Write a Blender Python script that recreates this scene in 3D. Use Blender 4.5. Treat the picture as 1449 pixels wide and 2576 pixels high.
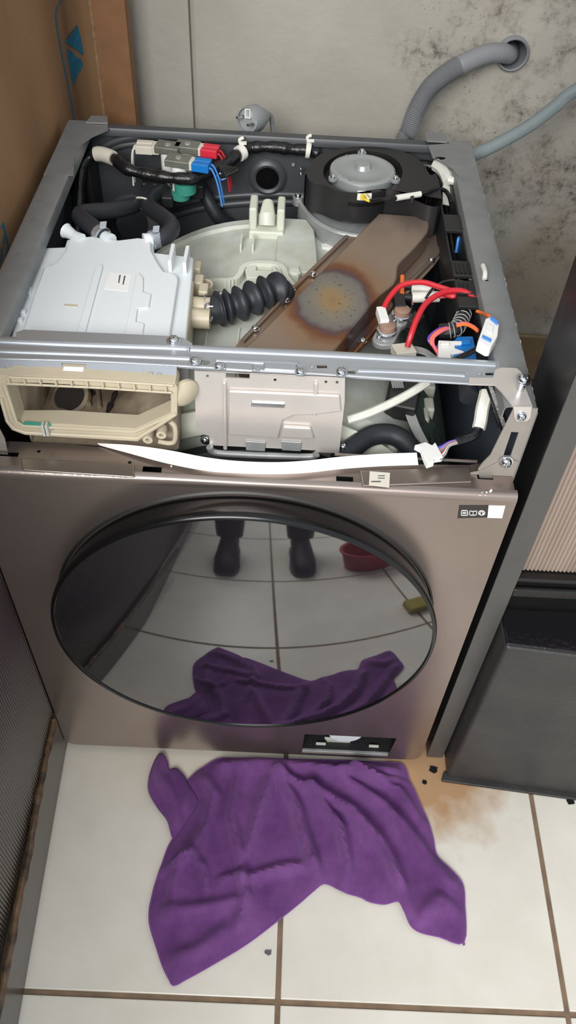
import bpy, bmesh, math, random
from mathutils import Vector, Matrix
from mathutils.geometry import tessellate_polygon, delaunay_2d_cdt
from mathutils import noise as mnoise

for o in list(bpy.data.objects): bpy.data.objects.remove(o)
sc = bpy.context.scene
COL = sc.collection
random.seed(7)

# ------------------------------------------------------------------ camera
CAM = Vector((0.04115, -0.60348, 1.33658))
FPX = 2071.12
ROT = ((0.9987473202315934, 0.03007777036706991, 0.03998897422986488),
       (0.0489098723837695, -0.7555473176328087, -0.6532657003098133),
       (0.010564786491660271, 0.6544032232099818, -0.756071958704178))
R3 = Matrix(ROT)
cd = bpy.data.cameras.new('camera'); cam = bpy.data.objects.new('camera', cd); COL.objects.link(cam)
cd.sensor_fit = 'VERTICAL'; cd.sensor_height = 36.0; cd.lens = FPX / 2576.0 * 36.0
cd.clip_start = 0.02; cd.clip_end = 50
rt, dn, fw = R3[0], R3[1], R3[2]
M = Matrix(((rt[0], -dn[0], -fw[0]), (rt[1], -dn[1], -fw[1]), (rt[2], -dn[2], -fw[2]))).to_4x4()
M.translation = CAM
cam.matrix_world = M
sc.camera = cam

# ------------------------------------------------------------------ world, light, exposure
world = bpy.data.worlds.new('world'); sc.world = world; world.use_nodes = True
bg = world.node_tree.nodes['Background']
bg.inputs['Color'].default_value = (0.92, 0.96, 1.0, 1); bg.inputs['Strength'].default_value = 0.78
def area(name, loc, target, size, energy, color):
    l = bpy.data.lights.new(name, 'AREA'); l.shape = 'RECTANGLE'; l.size, l.size_y = size; l.energy = energy; l.color = color
    o = bpy.data.objects.new(name, l); COL.objects.link(o); o.location = loc
    o.rotation_euler = (Vector(target) - Vector(loc)).to_track_quat('-Z', 'Y').to_euler()
    return o
area('window_daylight', (-0.55, -2.0, 2.25), (0.1, 0.2, 0.5), (1.5, 1.2), 78, (1.0, 0.99, 0.96))
sc.view_settings.view_transform = 'Standard'; sc.view_settings.look = 'None'
sc.view_settings.exposure = 0.12; sc.view_settings.gamma = 1.0; sc.view_settings.use_curve_mapping = False

# ------------------------------------------------------------------ helpers
def P(x, y, ax, v):
    """the point of the plane <ax> = v that lies under a pixel of the 1449x2576 photograph"""
    i = 'xyz'.index(ax)
    d = R3.transposed() @ Vector(((x - 724.5) / FPX, (y - 1288.0) / FPX, 1.0))
    t = (v - CAM[i]) / d[i]
    return CAM + d * t
def pz(x, y, z): return P(x, y, 'z', z)
def py(x, y, Y): return P(x, y, 'y', Y)
def pzs(pts, z): return [P(a, b, 'z', z) for a, b in pts]
def pys(pts, Y): return [P(a, b, 'y', Y) for a, b in pts]

def lin(c): 
    c = c / 255.0
    return c / 12.92 if c <= 0.04045 else ((c + 0.055) / 1.055) ** 2.4
def srgb(r, g, b): return (lin(r), lin(g), lin(b), 1.0)

MATS = {}
def mat(name, col, rough=0.5, metal=0.0, var=0.0, vscale=20.0, bump=0.0, bscale=200.0, ior=1.5, sheen=0.0, coat=0.0, col2=None, stretch=None, trans=0.0, rvar=0.0):
    m = bpy.data.materials.new(name); m.use_nodes = True; nt = m.node_tree; b = nt.nodes['Principled BSDF']
    b.inputs['Base Color'].default_value = col; b.inputs['Roughness'].default_value = rough; b.inputs['Metallic'].default_value = metal
    b.inputs['IOR'].default_value = ior; b.inputs['Sheen Weight'].default_value = sheen; b.inputs['Coat Weight'].default_value = coat
    b.inputs['Transmission Weight'].default_value = trans
    geo = nt.nodes.new('ShaderNodeNewGeometry'); vec = geo.outputs['Position']
    if stretch:
        mp = nt.nodes.new('ShaderNodeMapping'); mp.inputs['Scale'].default_value = stretch
        nt.links.new(vec, mp.inputs['Vector']); vec = mp.outputs['Vector']
    if var > 0 or col2:
        n = nt.nodes.new('ShaderNodeTexNoise'); n.inputs['Scale'].default_value = vscale; n.inputs['Detail'].default_value = 6
        nt.links.new(vec, n.inputs['Vector'])
        rp = nt.nodes.new('ShaderNodeValToRGB'); rp.color_ramp.elements[0].position = 0.3; rp.color_ramp.elements[1].position = 0.72
        c2 = col2 or tuple(min(1, c * (1 - var)) for c in col[:3]) + (1,)
        rp.color_ramp.elements[0].color = c2; rp.color_ramp.elements[1].color = col
        nt.links.new(n.outputs['Fac'], rp.inputs['Fac']); nt.links.new(rp.outputs['Color'], b.inputs['Base Color'])
        if rvar > 0:
            mr = nt.nodes.new('ShaderNodeMapRange'); mr.inputs['To Min'].default_value = rough + rvar; mr.inputs['To Max'].default_value = max(.02, rough - rvar)
            nt.links.new(n.outputs['Fac'], mr.inputs['Value']); nt.links.new(mr.outputs['Result'], b.inputs['Roughness'])
    if bump > 0:
        n2 = nt.nodes.new('ShaderNodeTexNoise'); n2.inputs['Scale'].default_value = bscale; n2.inputs['Detail'].default_value = 4
        nt.links.new(vec, n2.inputs['Vector'])
        bp = nt.nodes.new('ShaderNodeBump'); bp.inputs['Strength'].default_value = bump; bp.inputs['Distance'].default_value = 0.002
        nt.links.new(n2.outputs['Fac'], bp.inputs['Height']); nt.links.new(bp.outputs['Normal'], b.inputs['Normal'])
    MATS[name] = m
    return m

mat('bronze', srgb(168, 154, 147), 0.30, 0.85, var=0.10, vscale=9, bump=0.03, bscale=900)
mat('bronze_side', srgb(164, 157, 150), 0.42, 0.3, var=0.12, vscale=30)
mat('flange_grey', srgb(138, 140, 141), 0.45, 0.25, var=0.18, vscale=40)
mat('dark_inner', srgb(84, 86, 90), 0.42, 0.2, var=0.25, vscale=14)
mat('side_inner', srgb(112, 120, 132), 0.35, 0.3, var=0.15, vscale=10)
mat('zinc', srgb(196, 202, 210), 0.38, 0.75, var=0.10, vscale=60, rvar=0.08, stretch=(0.3, 1, 1))
mat('zinc_plate', srgb(220, 213, 208), 0.36, 0.45, var=0.06, vscale=45)
mat('chrome', srgb(215, 220, 225), 0.18, 1.0)
mat('alu', srgb(176, 178, 179), 0.45, 0.4, var=0.2, vscale=50, bump=0.1, bscale=500)
mat('motor', srgb(178, 182, 183), 0.4, 0.5, var=0.05)
mat('white_plastic', srgb(224, 230, 233), 0.38, 0.0)
mat('cream_plastic', srgb(198, 187, 163), 0.42, 0.0, var=0.12, vscale=25)
mat('cream_dirty', srgb(196, 182, 158), 0.5, 0.0, col2=srgb(128, 108, 92), vscale=22)
mat('dirt_hole', srgb(48, 44, 42), 0.6)
mat('tub', srgb(204, 208, 202), 0.42, 0.0, col2=srgb(182, 184, 170), vscale=30)
mat('tub_light', srgb(216, 219, 204), 0.4, 0.0, var=0.08, vscale=30)
mat('tub_white', srgb(224, 224, 216), 0.4)
mat('black_plastic', srgb(34, 34, 36), 0.48, bump=0.05, bscale=700)
mat('black_gloss', srgb(14, 14, 16), 0.22, ior=1.45)
mat('rubber', srgb(44, 46, 52), 0.5, var=0.15, vscale=40)
mat('black_tape', srgb(22, 22, 24), 0.28, bump=0.35, bscale=260)
mat('white_sleeve', srgb(232, 231, 222), 0.55, var=0.12, vscale=80)
mat('red_wire', srgb(205, 40, 52), 0.4)
mat('pink_wire', srgb(232, 108, 124), 0.4)
mat('orange_wire', srgb(246, 118, 50), 0.4)
mat('purple_wire', srgb(112, 60, 172), 0.4)
mat('blue_wire', srgb(70, 140, 220), 0.4)
mat('teal_wire', srgb(40, 160, 140), 0.4)
mat('grey_wire', srgb(150, 150, 150), 0.45)
mat('yellow_wire', srgb(240, 212, 60), 0.4)
mat('white_wire', srgb(232, 230, 220), 0.4)
mat('red_connector', srgb(214, 44, 66), 0.45)
mat('blue_connector', srgb(20, 118, 196), 0.42)
mat('white_connector', srgb(236, 235, 232), 0.45)
mat('cream_connector', srgb(216, 210, 196), 0.45)
mat('teal_coil', srgb(60, 148, 130), 0.5, var=0.15, vscale=60)
mat('solenoid_iron', srgb(150, 152, 142), 0.4, 0.6, var=0.2, vscale=90)
mat('felt', srgb(92, 112, 102), 0.9, col2=srgb(52, 66, 61), vscale=90, bump=0.6, bscale=500)
mat('thermo_cap', srgb(150, 120, 104), 0.5)
mat('sticker_white', srgb(236, 236, 236), 0.5)
mat('sticker_black', srgb(48, 44, 42), 0.45)
mat('print_grey', srgb(90, 90, 92), 0.6)
mat('ribbon', srgb(240, 238, 234), 0.4)
mat('hose_grey', srgb(132, 134, 137), 0.5, var=0.08, vscale=30)
mat('hose_blue_grey', srgb(128, 138, 140), 0.48, var=0.1, vscale=60)
mat('plug_grey', srgb(150, 153, 155), 0.42, var=0.06)
mat('cardboard', srgb(158, 122, 86), 0.8, col2=srgb(128, 96, 66), vscale=7, bump=0.15, bscale=300, stretch=(1, 1, 0.4))
mat('cardboard_edge', srgb(150, 122, 92), 0.85, var=0.4, vscale=120)
mat('cardboard_front', srgb(142, 102, 68), 0.8, col2=srgb(124, 88, 58), vscale=20, bump=0.1, bscale=300)
mat('print_blue', srgb(24, 118, 152), 0.8, var=0.3, vscale=90)
mat('grout', srgb(140, 116, 92), 0.9, col2=srgb(108, 92, 76), vscale=30)
mat('cab_black', srgb(24, 23, 24), 0.3, bump=0.2, bscale=60)
mat('stile', srgb(88, 86, 84), 0.4, 0.1, var=0.15, vscale=14)
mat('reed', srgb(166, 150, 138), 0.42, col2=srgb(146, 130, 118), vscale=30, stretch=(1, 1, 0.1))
mat('reed_left_shaded', srgb(54, 46, 40), 0.22, ior=1.9, col2=srgb(50, 43, 37), vscale=30, stretch=(1, 1, 0.1))  # same reed finish, with the shade on the left panel put into its colour
mat('plinth_paint', srgb(60, 59, 58), 0.5, col2=srgb(46, 45, 46), vscale=12, bump=0.5, bscale=110)
mat('plinth_gloss', srgb(26, 25, 28), 0.22, bump=0.6, bscale=120)
mat('kick_grey', srgb(78, 73, 67), 0.25, var=0.08, vscale=8)
mat('seal_dirty', srgb(30, 28, 26), 0.4, col2=srgb(120, 94, 66), vscale=45, bump=0.6, bscale=90)
mat('cloth_hem', srgb(118, 62, 138), 0.9, sheen=0.3)
mat('red_basin', srgb(150, 20, 30), 0.4)
mat('sponge', srgb(150, 138, 60), 0.9, bump=0.6, bscale=200)
mat('shoe', srgb(30, 30, 36), 0.6)
mat('shoe_sole', srgb(80, 80, 84), 0.7)

def nodes(name):
    m = bpy.data.materials.new(name); m.use_nodes = True; MATS[name] = m
    return m, m.node_tree, m.node_tree.nodes['Principled BSDF']
def N(nt, typ, **kw):
    n = nt.nodes.new(typ)
    for k, v in kw.items():
        if k.startswith('i_'): n.inputs[k[2:].replace('_', ' ')].default_value = v
        else: setattr(n, k, v)
    return n
def ramp(nt, fac, stops):
    r = nt.nodes.new('ShaderNodeValToRGB'); e = r.color_ramp.elements
    while len(e) < len(stops): e.new(0.5)
    for k, (p, c) in enumerate(stops): e[k].position = p; e[k].color = c
    nt.links.new(fac, r.inputs['Fac']); return r.outputs['Color']
def spot(nt, pos, c, rad, stretch=(1, 1, 1), wob=0.0, wscale=20):
    """1 at c, falling to 0 at distance rad (wobbled)"""
    mp = N(nt, 'ShaderNodeMapping'); mp.vector_type = 'POINT'
    mp.inputs['Scale'].default_value = stretch; mp.inputs['Location'].default_value = tuple(-c[i] * stretch[i] for i in range(3))
    nt.links.new(pos, mp.inputs['Vector'])
    ln = N(nt, 'ShaderNodeVectorMath', operation='LENGTH'); nt.links.new(mp.outputs['Vector'], ln.inputs[0])
    v = ln.outputs['Value']
    if wob:
        n = N(nt, 'ShaderNodeTexNoise'); n.inputs['Scale'].default_value = wscale; n.inputs['Detail'].default_value = 5; nt.links.new(pos, n.inputs['Vector'])
        ma = N(nt, 'ShaderNodeMath', operation='MULTIPLY_ADD'); nt.links.new(n.outputs['Fac'], ma.inputs[0]); ma.inputs[1].default_value = wob; nt.links.new(v, ma.inputs[2])
        sb = N(nt, 'ShaderNodeMath', operation='SUBTRACT'); nt.links.new(ma.outputs[0], sb.inputs[0]); sb.inputs[1].default_value = wob * 0.5; v = sb.outputs[0]
    mr = N(nt, 'ShaderNodeMapRange'); mr.inputs['From Min'].default_value = 0; mr.inputs['From Max'].default_value = rad; mr.inputs['To Min'].default_value = 1; mr.inputs['To Max'].default_value = 0
    nt.links.new(v, mr.inputs['Value']); return mr.outputs['Result']
def mul(nt, a, b):
    m = N(nt, 'ShaderNodeMath', operation='MULTIPLY')
    for k, s in enumerate((a, b)):
        if isinstance(s, (int, float)): m.inputs[k].default_value = s
        else: nt.links.new(s, m.inputs[k])
    m.use_clamp = True; return m.outputs[0]
def vmax(nt, a, b):
    m = N(nt, 'ShaderNodeMath', operation='MAXIMUM'); nt.links.new(a, m.inputs[0]); nt.links.new(b, m.inputs[1]); return m.outputs[0]
def mix(nt, fac, a, b):
    m = N(nt, 'ShaderNodeMix', data_type='RGBA'); nt.links.new(fac, m.inputs['Factor'])
    for s, key in ((a, 6), (b, 7)):
        if isinstance(s, tuple): m.inputs[key].default_value = s
        else: nt.links.new(s, m.inputs[key])
    return m.outputs[2]
def noise(nt, pos, scale, detail=6, rough=0.6):
    n = N(nt, 'ShaderNodeTexNoise'); n.inputs['Scale'].default_value = scale; n.inputs['Detail'].default_value = detail; n.inputs['Roughness'].default_value = rough
    nt.links.new(pos, n.inputs['Vector']); return n.outputs['Fac']
def thresh(nt, v, lo, hi):
    mr = N(nt, 'ShaderNodeMapRange'); mr.inputs['From Min'].default_value = lo; mr.inputs['From Max'].default_value = hi
    nt.links.new(v, mr.inputs['Value']); return mr.outputs['Result']

WALL_Y = 0.80
H = 0.78
# mouldy plaster of the back wall
m, nt, b = nodes('wall_plaster')
pos = N(nt, 'ShaderNodeNewGeometry').outputs['Position']
base = ramp(nt, noise(nt, pos, 4), [(0.3, srgb(160, 155, 145)), (0.7, srgb(176, 173, 164))])
mask = spot(nt, pos, py(1340, 330, WALL_Y), 0.24, (1.15, 0, 0.8), 0.16, 12)
mask2 = spot(nt, pos, py(1345, 700, WALL_Y), 0.16, (1.3, 0, 1.0), 0.14, 14)
mask3 = spot(nt, pos, py(1270, 120, WALL_Y), 0.17, (1, 0, 1), 0.14, 22)
mk = vmax(nt, vmax(nt, mask, mask2), mask3)
n1 = thresh(nt, noise(nt, pos, 70, 8, 0.75), 0.47, 0.62)
n2 = thresh(nt, noise(nt, pos, 17, 6, 0.65), 0.46, 0.66)
n3 = thresh(nt, noise(nt, pos, 200, 4, 0.7), 0.56, 0.68)
spots = vmax(nt, mul(nt, n1, n2), mul(nt, n3, thresh(nt, noise(nt, pos, 24, 5, 0.6), 0.5, 0.62)))
dirt = mul(nt, spots, thresh(nt, mk, 0.0, 0.30))
c1 = mix(nt, mul(nt, thresh(nt, mask2, 0.05, 0.5), 0.55), base, srgb(140, 118, 92))
c1 = mix(nt, mul(nt, mul(nt, n2, thresh(nt, mk, 0.1, 0.6)), 0.5), c1, srgb(128, 116, 104))
nt.links.new(mix(nt, mul(nt, dirt, 0.9), c1, srgb(58, 52, 48)), b.inputs['Base Color'])
b.inputs['Roughness'].default_value = 0.72
bp = N(nt, 'ShaderNodeBump'); bp.inputs['Strength'].default_value = 0.35; bp.inputs['Distance'].default_value = 0.003
nt.links.new(noise(nt, pos, 60, 6), bp.inputs['Height']); nt.links.new(bp.outputs['Normal'], b.inputs['Normal'])
# brown damp skirting
m, nt, b = nodes('skirting')
pos = N(nt, 'ShaderNodeNewGeometry').outputs['Position']
nt.links.new(ramp(nt, noise(nt, pos, 25), [(0.3, srgb(118, 96, 70)), (0.7, srgb(150, 126, 94))]), b.inputs['Base Color']); b.inputs['Roughness'].default_value = 0.6
# floor tile
m, nt, b = nodes('tile')
pos = N(nt, 'ShaderNodeNewGeometry').outputs['Position']
base = ramp(nt, noise(nt, pos, 5, 5), [(0.3, srgb(212, 207, 195)), (0.7, srgb(228, 224, 214))])
g = mul(nt, thresh(nt, noise(nt, pos, 110, 6, 0.7), 0.63, 0.74), thresh(nt, noise(nt, pos, 9, 3), 0.48, 0.66))
base = mix(nt, mul(nt, g, 0.55), base, srgb(128, 116, 98))
st = spot(nt, pos, (0.33, -0.01, 0), 0.14, (1, 1, 0), 0.11, 26)
st2 = spot(nt, pos, (-0.12, 0.02, 0), 0.14, (0.55, 1, 0), 0.05, 20)
base = mix(nt, mul(nt, thresh(nt, st, 0.0, 0.6), 0.85), base, srgb(166, 120, 68))
base = mix(nt, mul(nt, st2, 0.3), base, srgb(190, 166, 132))
nt.links.new(base, b.inputs['Base Color']); b.inputs['Roughness'].default_value = 0.32
# heat-tinted steel of the heater duct
m, nt, b = nodes('duct_steel')
pos = N(nt, 'ShaderNodeNewGeometry').outputs['Position']
hc = pz(838, 755, 0.75); wig = noise(nt, pos, 40, 5)
s = spot(nt, pos, hc, 0.10, (1.12, 0.78, 0), 0.018, 45)
col = ramp(nt, s, [(0.0, srgb(164, 146, 132)), (0.30, srgb(162, 134, 110)), (0.42, srgb(138, 92, 62)), (0.50, srgb(106, 84, 86)), (0.58, srgb(138, 134, 132)), (0.74, srgb(152, 146, 134)), (0.88, srgb(176, 150, 112)), (1.0, srgb(168, 140, 100))])
sp = mul(nt, thresh(nt, noise(nt, pos, 180, 3), 0.62, 0.68), thresh(nt, s, 0.5, 0.6))
col = mix(nt, mul(nt, sp, 0.7), col, srgb(70, 66, 66))
nt.links.new(col, b.inputs['Base Color']); b.inputs['Metallic'].default_value = 0.7; b.inputs['Roughness'].default_value = 0.36
# purple microfibre cloth
m, nt, b = nodes('cloth')
pos = N(nt, 'ShaderNodeNewGeometry').outputs['Position']
nt.links.new(ramp(nt, noise(nt, pos, 14, 8, 0.65), [(0.32, srgb(90, 46, 106)), (0.68, srgb(122, 74, 136))]), b.inputs['Base Color'])
b.inputs['Roughness'].default_value = 0.95; b.inputs['Sheen Weight'].default_value = 0.5; b.inputs['Sheen Tint'].default_value = srgb(190, 150, 210)
bp = N(nt, 'ShaderNodeBump'); bp.inputs['Strength'].default_value = 0.6; bp.inputs['Distance'].default_value = 0.002
nt.links.new(noise(nt, pos, 420, 4, 0.8), bp.inputs['Height']); nt.links.new(bp.outputs['Normal'], b.inputs['Normal'])
# dark tinted door glass
m, nt, b = nodes('door_glass')
b.inputs['Base Color'].default_value = srgb(26, 24, 28); b.inputs['Roughness'].default_value = 0.035; b.inputs['IOR'].default_value = 2.7

# ------------------------------------------------------------------ mesh builder
class MB:
    def __init__(s): s.v = []; s.f = []
    def add(s, vs, fs):
        k = len(s.v); s.v += [tuple(v) for v in vs]; s.f += [tuple(i + k for i in f) for f in fs]; return s
    def box(s, x0, x1, y0, y1, z0, z1):
        vs = [(x0,y0,z0),(x1,y0,z0),(x1,y1,z0),(x0,y1,z0),(x0,y0,z1),(x1,y0,z1),(x1,y1,z1),(x0,y1,z1)]
        return s.add(vs, [(0,3,2,1),(4,5,6,7),(0,1,5,4),(1,2,6,5),(2,3,7,6),(3,0,4,7)])
    def obox(s, c, ux, uy, uz):
        c, ux, uy, uz = map(Vector, (c, ux, uy, uz))
        vs = [c + a*ux + b_*uy + d*uz for d in (-1, 1) for a, b_ in ((-1,-1),(1,-1),(1,1),(-1,1))]
        return s.add(vs, [(0,3,2,1),(4,5,6,7),(0,1,5,4),(1,2,6,5),(2,3,7,6),(3,0,4,7)])
    def prism(s, poly, ext, holes=()):
        """closed 3D polygon (with holes) extruded by ext"""
        ext = Vector(ext); loops = [[Vector(p) for p in poly]] + [[Vector(p) for p in h] for h in holes]
        flat = [p for l in loops for p in l]; n = len(flat)
        fs = []
        if holes:
            tris = tessellate_polygon(loops)
            fs += [tuple(t) for t in tris] + [tuple(n + i for i in reversed(t)) for t in tris]
        else:
            fs += [tuple(range(n)), tuple(range(2 * n - 1, n - 1, -1))]
        k = 0
        for l in loops:
            c = len(l)
            for i in range(c):
                a, b_ = k + i, k + (i + 1) % c
                fs.append((a, b_, b_ + n, a + n))
            k += c
        return s.add(flat + [p + ext for p in flat], fs)
    def tube(s, path, r, n=10, caps=True, closed=False):
        path = [Vector(p) for p in path]; m_ = len(path)
        rr = r if isinstance(r, (list, tuple)) else [r] * m_
        tang = []
        for i in range(m_):
            a = path[(i - 1) % m_] if (closed or i > 0) else path[i]
            b_ = path[(i + 1) % m_] if (closed or i < m_ - 1) else path[i]
            t = (b_ - a); tang.append(t.normalized() if t.length > 1e-9 else Vector((0, 0, 1)))
        u = tang[0].orthogonal().normalized(); vs = []
        for i in range(m_):
            t = tang[i]; u = (u - t * u.dot(t))
            u = u.normalized() if u.length > 1e-6 else t.orthogonal().normalized()
            w = t.cross(u)
            for k in range(n):
                a = 2 * math.pi * k / n; vs.append(path[i] + (u * math.cos(a) + w * math.sin(a)) * rr[i])
        fs = []
        for i in range(m_ - (0 if closed else 1)):
            j = (i + 1) % m_
            for k in range(n): fs.append((i*n + k, i*n + (k+1) % n, j*n + (k+1) % n, j*n + k))
        if caps and not closed:
            fs.append(tuple(range(n - 1, -1, -1))); fs.append(tuple((m_-1)*n + k for k in range(n)))
        return s.add(vs, fs)
    def lathe(s, prof, o, axis=(0, 0, 1), n=32, close=True):
        """profile (r, h) along axis from o"""
        o = Vector(o); a = Vector(axis).normalized(); u = a.orthogonal().normalized(); w = a.cross(u); vs = []
        for r, h in prof:
            for k in range(n):
                t = 2 * math.pi * k / n; vs.append(o + a * h + (u * math.cos(t) + w * math.sin(t)) * r)
        fs = []
        for i in range(len(prof) - 1):
            for k in range(n): fs.append((i*n + k, i*n + (k+1) % n, (i+1)*n + (k+1) % n, (i+1)*n + k))
        if close:
            fs.append(tuple(range(n - 1, -1, -1))); fs.append(tuple((len(prof)-1)*n + k for k in range(n)))
        return s.add(vs, fs)
    def sheet(s, prof, th, to3, length_vec):
        """open 2D profile given a thickness, swept along length_vec; to3 maps 2D -> 3D"""
        pr = [Vector(p) for p in prof]; nrm = []
        for i in range(len(pr)):
            a = pr[max(0, i-1)]; b_ = pr[min(len(pr)-1, i+1)]; d = (b_ - a).normalized(); nrm.append(Vector((-d.y, d.x)))
        poly = pr + [p - q * th for p, q in reversed(list(zip(pr, nrm)))]
        vs0 = [Vector(to3(p)) for p in poly]; e = Vector(length_vec); n = len(poly); c = len(pr)
        fs = [(i, (i+1) % n, (i+1) % n + n, i + n) for i in range(n)]
        for i in range(c - 1):
            q = (i, i + 1, n - 2 - i, n - 1 - i); fs.append(q[::-1]); fs.append(tuple(k + n for k in q))
        return s.add(vs0 + [p + e for p in vs0], fs)
    def mesh(s, name):
        me = bpy.data.meshes.new(name); me.from_pydata(s.v, [], s.f); me.update()
        bm = bmesh.new(); bm.from_mesh(me); bmesh.ops.recalc_face_normals(bm, faces=bm.faces); bm.to_mesh(me); bm.free()
        return me
    def build(s, name, mt, parent=None, bevel=0, seg=2, smooth=True, ang=38):
        me = s.mesh(name); o = bpy.data.objects.new(name, me); COL.objects.link(o)
        finish(o, mt, parent, bevel, seg, smooth, ang); return o

def finish(o, mt, parent=None, bevel=0, seg=2, smooth=True, ang=38):
    me = o.data
    me.materials.append(MATS[mt])
    if smooth and len(me.polygons):
        me.shade_smooth(); me.set_sharp_from_angle(angle=math.radians(ang))
    if bevel:
        bv = o.modifiers.new('bevel', 'BEVEL'); bv.width = bevel; bv.segments = seg; bv.limit_method = 'ANGLE'; bv.angle_limit = math.radians(40)
        if smooth: bv.harden_normals = True
    if parent: attach(o, parent)
def attach(o, parent):
    o.parent = parent; o.matrix_parent_inverse = Matrix.Translation(-parent.location) if parent.type == 'EMPTY' else Matrix()
def thing(name, label, cat, loc, group=None):
    e = bpy.data.objects.new(name, None); COL.objects.link(e); e.location = loc; e.empty_display_size = 0.05
    e['label'] = label; e['category'] = cat
    if group: e['group'] = group
    return e
def tag(o, label, cat, group=None):
    o['label'] = label; o['category'] = cat
    if group: o['group'] = group
    return o
def struct(o, label=None, cat=None):
    o['kind'] = 'structure'
    if label: o['label'] = label; o['category'] = cat
    return o
def smooth_path(pts, n=6, closed=False):
    pts = [Vector(p) for p in pts]; out = []; c = len(pts)
    rng = range(c if closed else c - 1)
    for i in rng:
        p0 = pts[(i-1) % c] if (closed or i > 0) else pts[0]; p1 = pts[i]; p2 = pts[(i+1) % c]
        p3 = pts[(i+2) % c] if (closed or i + 2 < c) else pts[-1]
        for k in range(n):
            t = k / n
            out.append(0.5 * ((2*p1) + (p2-p0)*t + (2*p0-5*p1+4*p2-p3)*t*t + (3*p1-p0-3*p2+p3)*t**3))
    if not closed: out.append(pts[-1])
    return out
def pix_path(pts, n=6):
    """pts: (px, py, z) -> smoothed 3D path"""
    return smooth_path([pz(a, b_, c) for a, b_, c in pts], n)
def wire(name, pts, r, mt, parent, n=6, seg=8):
    return MB().tube(pix_path(pts, n), r, seg).build(name, mt, parent)
def rrect(x0, x1, z0, z1, r, seg=4):
    out = []
    for cx, cz, a0 in ((x1-r, z1-r, 0), (x0+r, z1-r, 90), (x0+r, z0+r, 180), (x1-r, z0+r, 270)):
        for k in range(seg + 1):
            a = math.radians(a0 + 90 * k / seg); out.append((cx + r*math.cos(a), cz + r*math.sin(a)))
    return out
def circ(cx, cy, r, n=20, ry=None):
    return [(cx + r*math.cos(2*math.pi*k/n), cy + (ry or r)*math.sin(2*math.pi*k/n)) for k in range(n)]

_screw = {}
def screw(parent, loc, r=0.0045, nrm=(0, 0, 1), mt='chrome'):
    if 'me' not in _screw:
        b_ = MB().lathe([(1.25, 0), (1.25, 0.12), (0.98, 0.14), (0.95, 0.5), (0.75, 0.78), (0.4, 0.9), (0.32, 0.62), (0.05, 0.6)], (0, 0, 0), n=14)
        b_.obox((0, 0, 0.86), (0.55, 0, 0), (0, 0.11, 0), (0, 0, 0.07)); b_.obox((0, 0, 0.86), (0, 0.55, 0), (0.11, 0, 0), (0, 0, 0.07))
        _screw['me'] = b_.mesh('screw'); _screw['me'].materials.append(MATS[mt]); _screw['me'].shade_smooth(); _screw['me'].set_sharp_from_angle(angle=0.7)
    o = bpy.data.objects.new('screw', _screw['me']); COL.objects.link(o)
    q = Vector(nrm).to_track_quat('Z', 'Y')
    o.matrix_basis = Matrix.LocRotScale(Vector(loc), q, Vector((r, r, r)))
    attach(o, parent); return o

# ================================================================== THE SETTING
# floor: grout slab with tiles as children
gx, gy, pitch, gap = 0.073, -0.365, 0.413, 0.0075
fl = MB().box(-1.25, 1.4, -2.45, WALL_Y + 0.02, -0.05, -0.0025).build('floor', 'grout')
struct(fl)
tile_me = MB().box(gap/2, pitch - gap/2, gap/2, pitch - gap/2, -0.004, 0.0).mesh('tile'); tile_me.materials.append(MATS['tile'])
for i in range(-3, 3):
    for j in range(-5, 3):
        if gy + j*pitch + pitch > WALL_Y + 0.05: continue
        t = bpy.data.objects.new('tile', tile_me); COL.objects.link(t); t.location = (gx + i*pitch, gy + j*pitch, 0.0)
        attach(t, fl)
        bv = t.modifiers.new('bevel', 'BEVEL'); bv.width = 0.0015; bv.segments = 2

# back wall: backing and two sheets with a groove between, pierced by the drain pipe
gxw = py(487, 160, WALL_Y).x; hc = py(1288, 132, WALL_Y); HR = 0.0255
wl = MB().prism([(-1.25, WALL_Y + 0.012, 0), (1.4, WALL_Y + 0.012, 0), (1.4, WALL_Y + 0.012, 2.6), (-1.25, WALL_Y + 0.012, 2.6)], (0, 0.05, 0),
                [[(hc.x + a, WALL_Y + 0.012, hc.z + b_) for a, b_ in circ(0, 0, HR, 24)]]).build('wall_back', 'wall_plaster', smooth=False)
struct(wl)
MB().prism([(-1.25, WALL_Y, 0), (gxw - 0.004, WALL_Y, 0), (gxw - 0.004, WALL_Y, 2.6), (-1.25, WALL_Y, 2.6)], (0, 0.012, 0)).build('panel', 'wall_plaster', wl, bevel=0.003)
MB().prism([(gxw + 0.004, WALL_Y, 0), (1.4, WALL_Y, 0), (1.4, WALL_Y, 2.6), (gxw + 0.004, WALL_Y, 2.6)], (0, 0.012, 0),
           [[(hc.x + a, WALL_Y, hc.z + b_) for a, b_ in circ(0, 0, HR, 24)]]).build('panel', 'wall_plaster', wl, smooth=False)
# pipe collar in the hole
MB().lathe([(0.0212, 0.05), (0.0212, -0.010), (0.0232, -0.012), (0.0255, -0.009), (0.0255, 0.05), (0.0212, 0.05)], hc, (0, 1, 0), 28, close=False).build('pipe_collar', 'hose_grey', wl)
MB().lathe([(0.0214, 0.048), (0.0005, 0.049)], hc, (0, 1, 0), 28, close=False).build('pipe_inside', 'black_plastic', wl)
bz = py(1320, 838, WALL_Y).z
bb = MB().box(gxw + 0.3, 1.4, WALL_Y - 0.016, WALL_Y - 0.0005, 0.001, bz * 0.62).build('baseboard_back', 'skirting', bevel=0.004)
MB().box(gxw + 0.3, 1.4, WALL_Y - 0.010, WALL_Y - 0.0005, bz * 0.62 + 0.004, bz).build('board', 'skirting', bb, bevel=0.004)
struct(bb)

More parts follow.
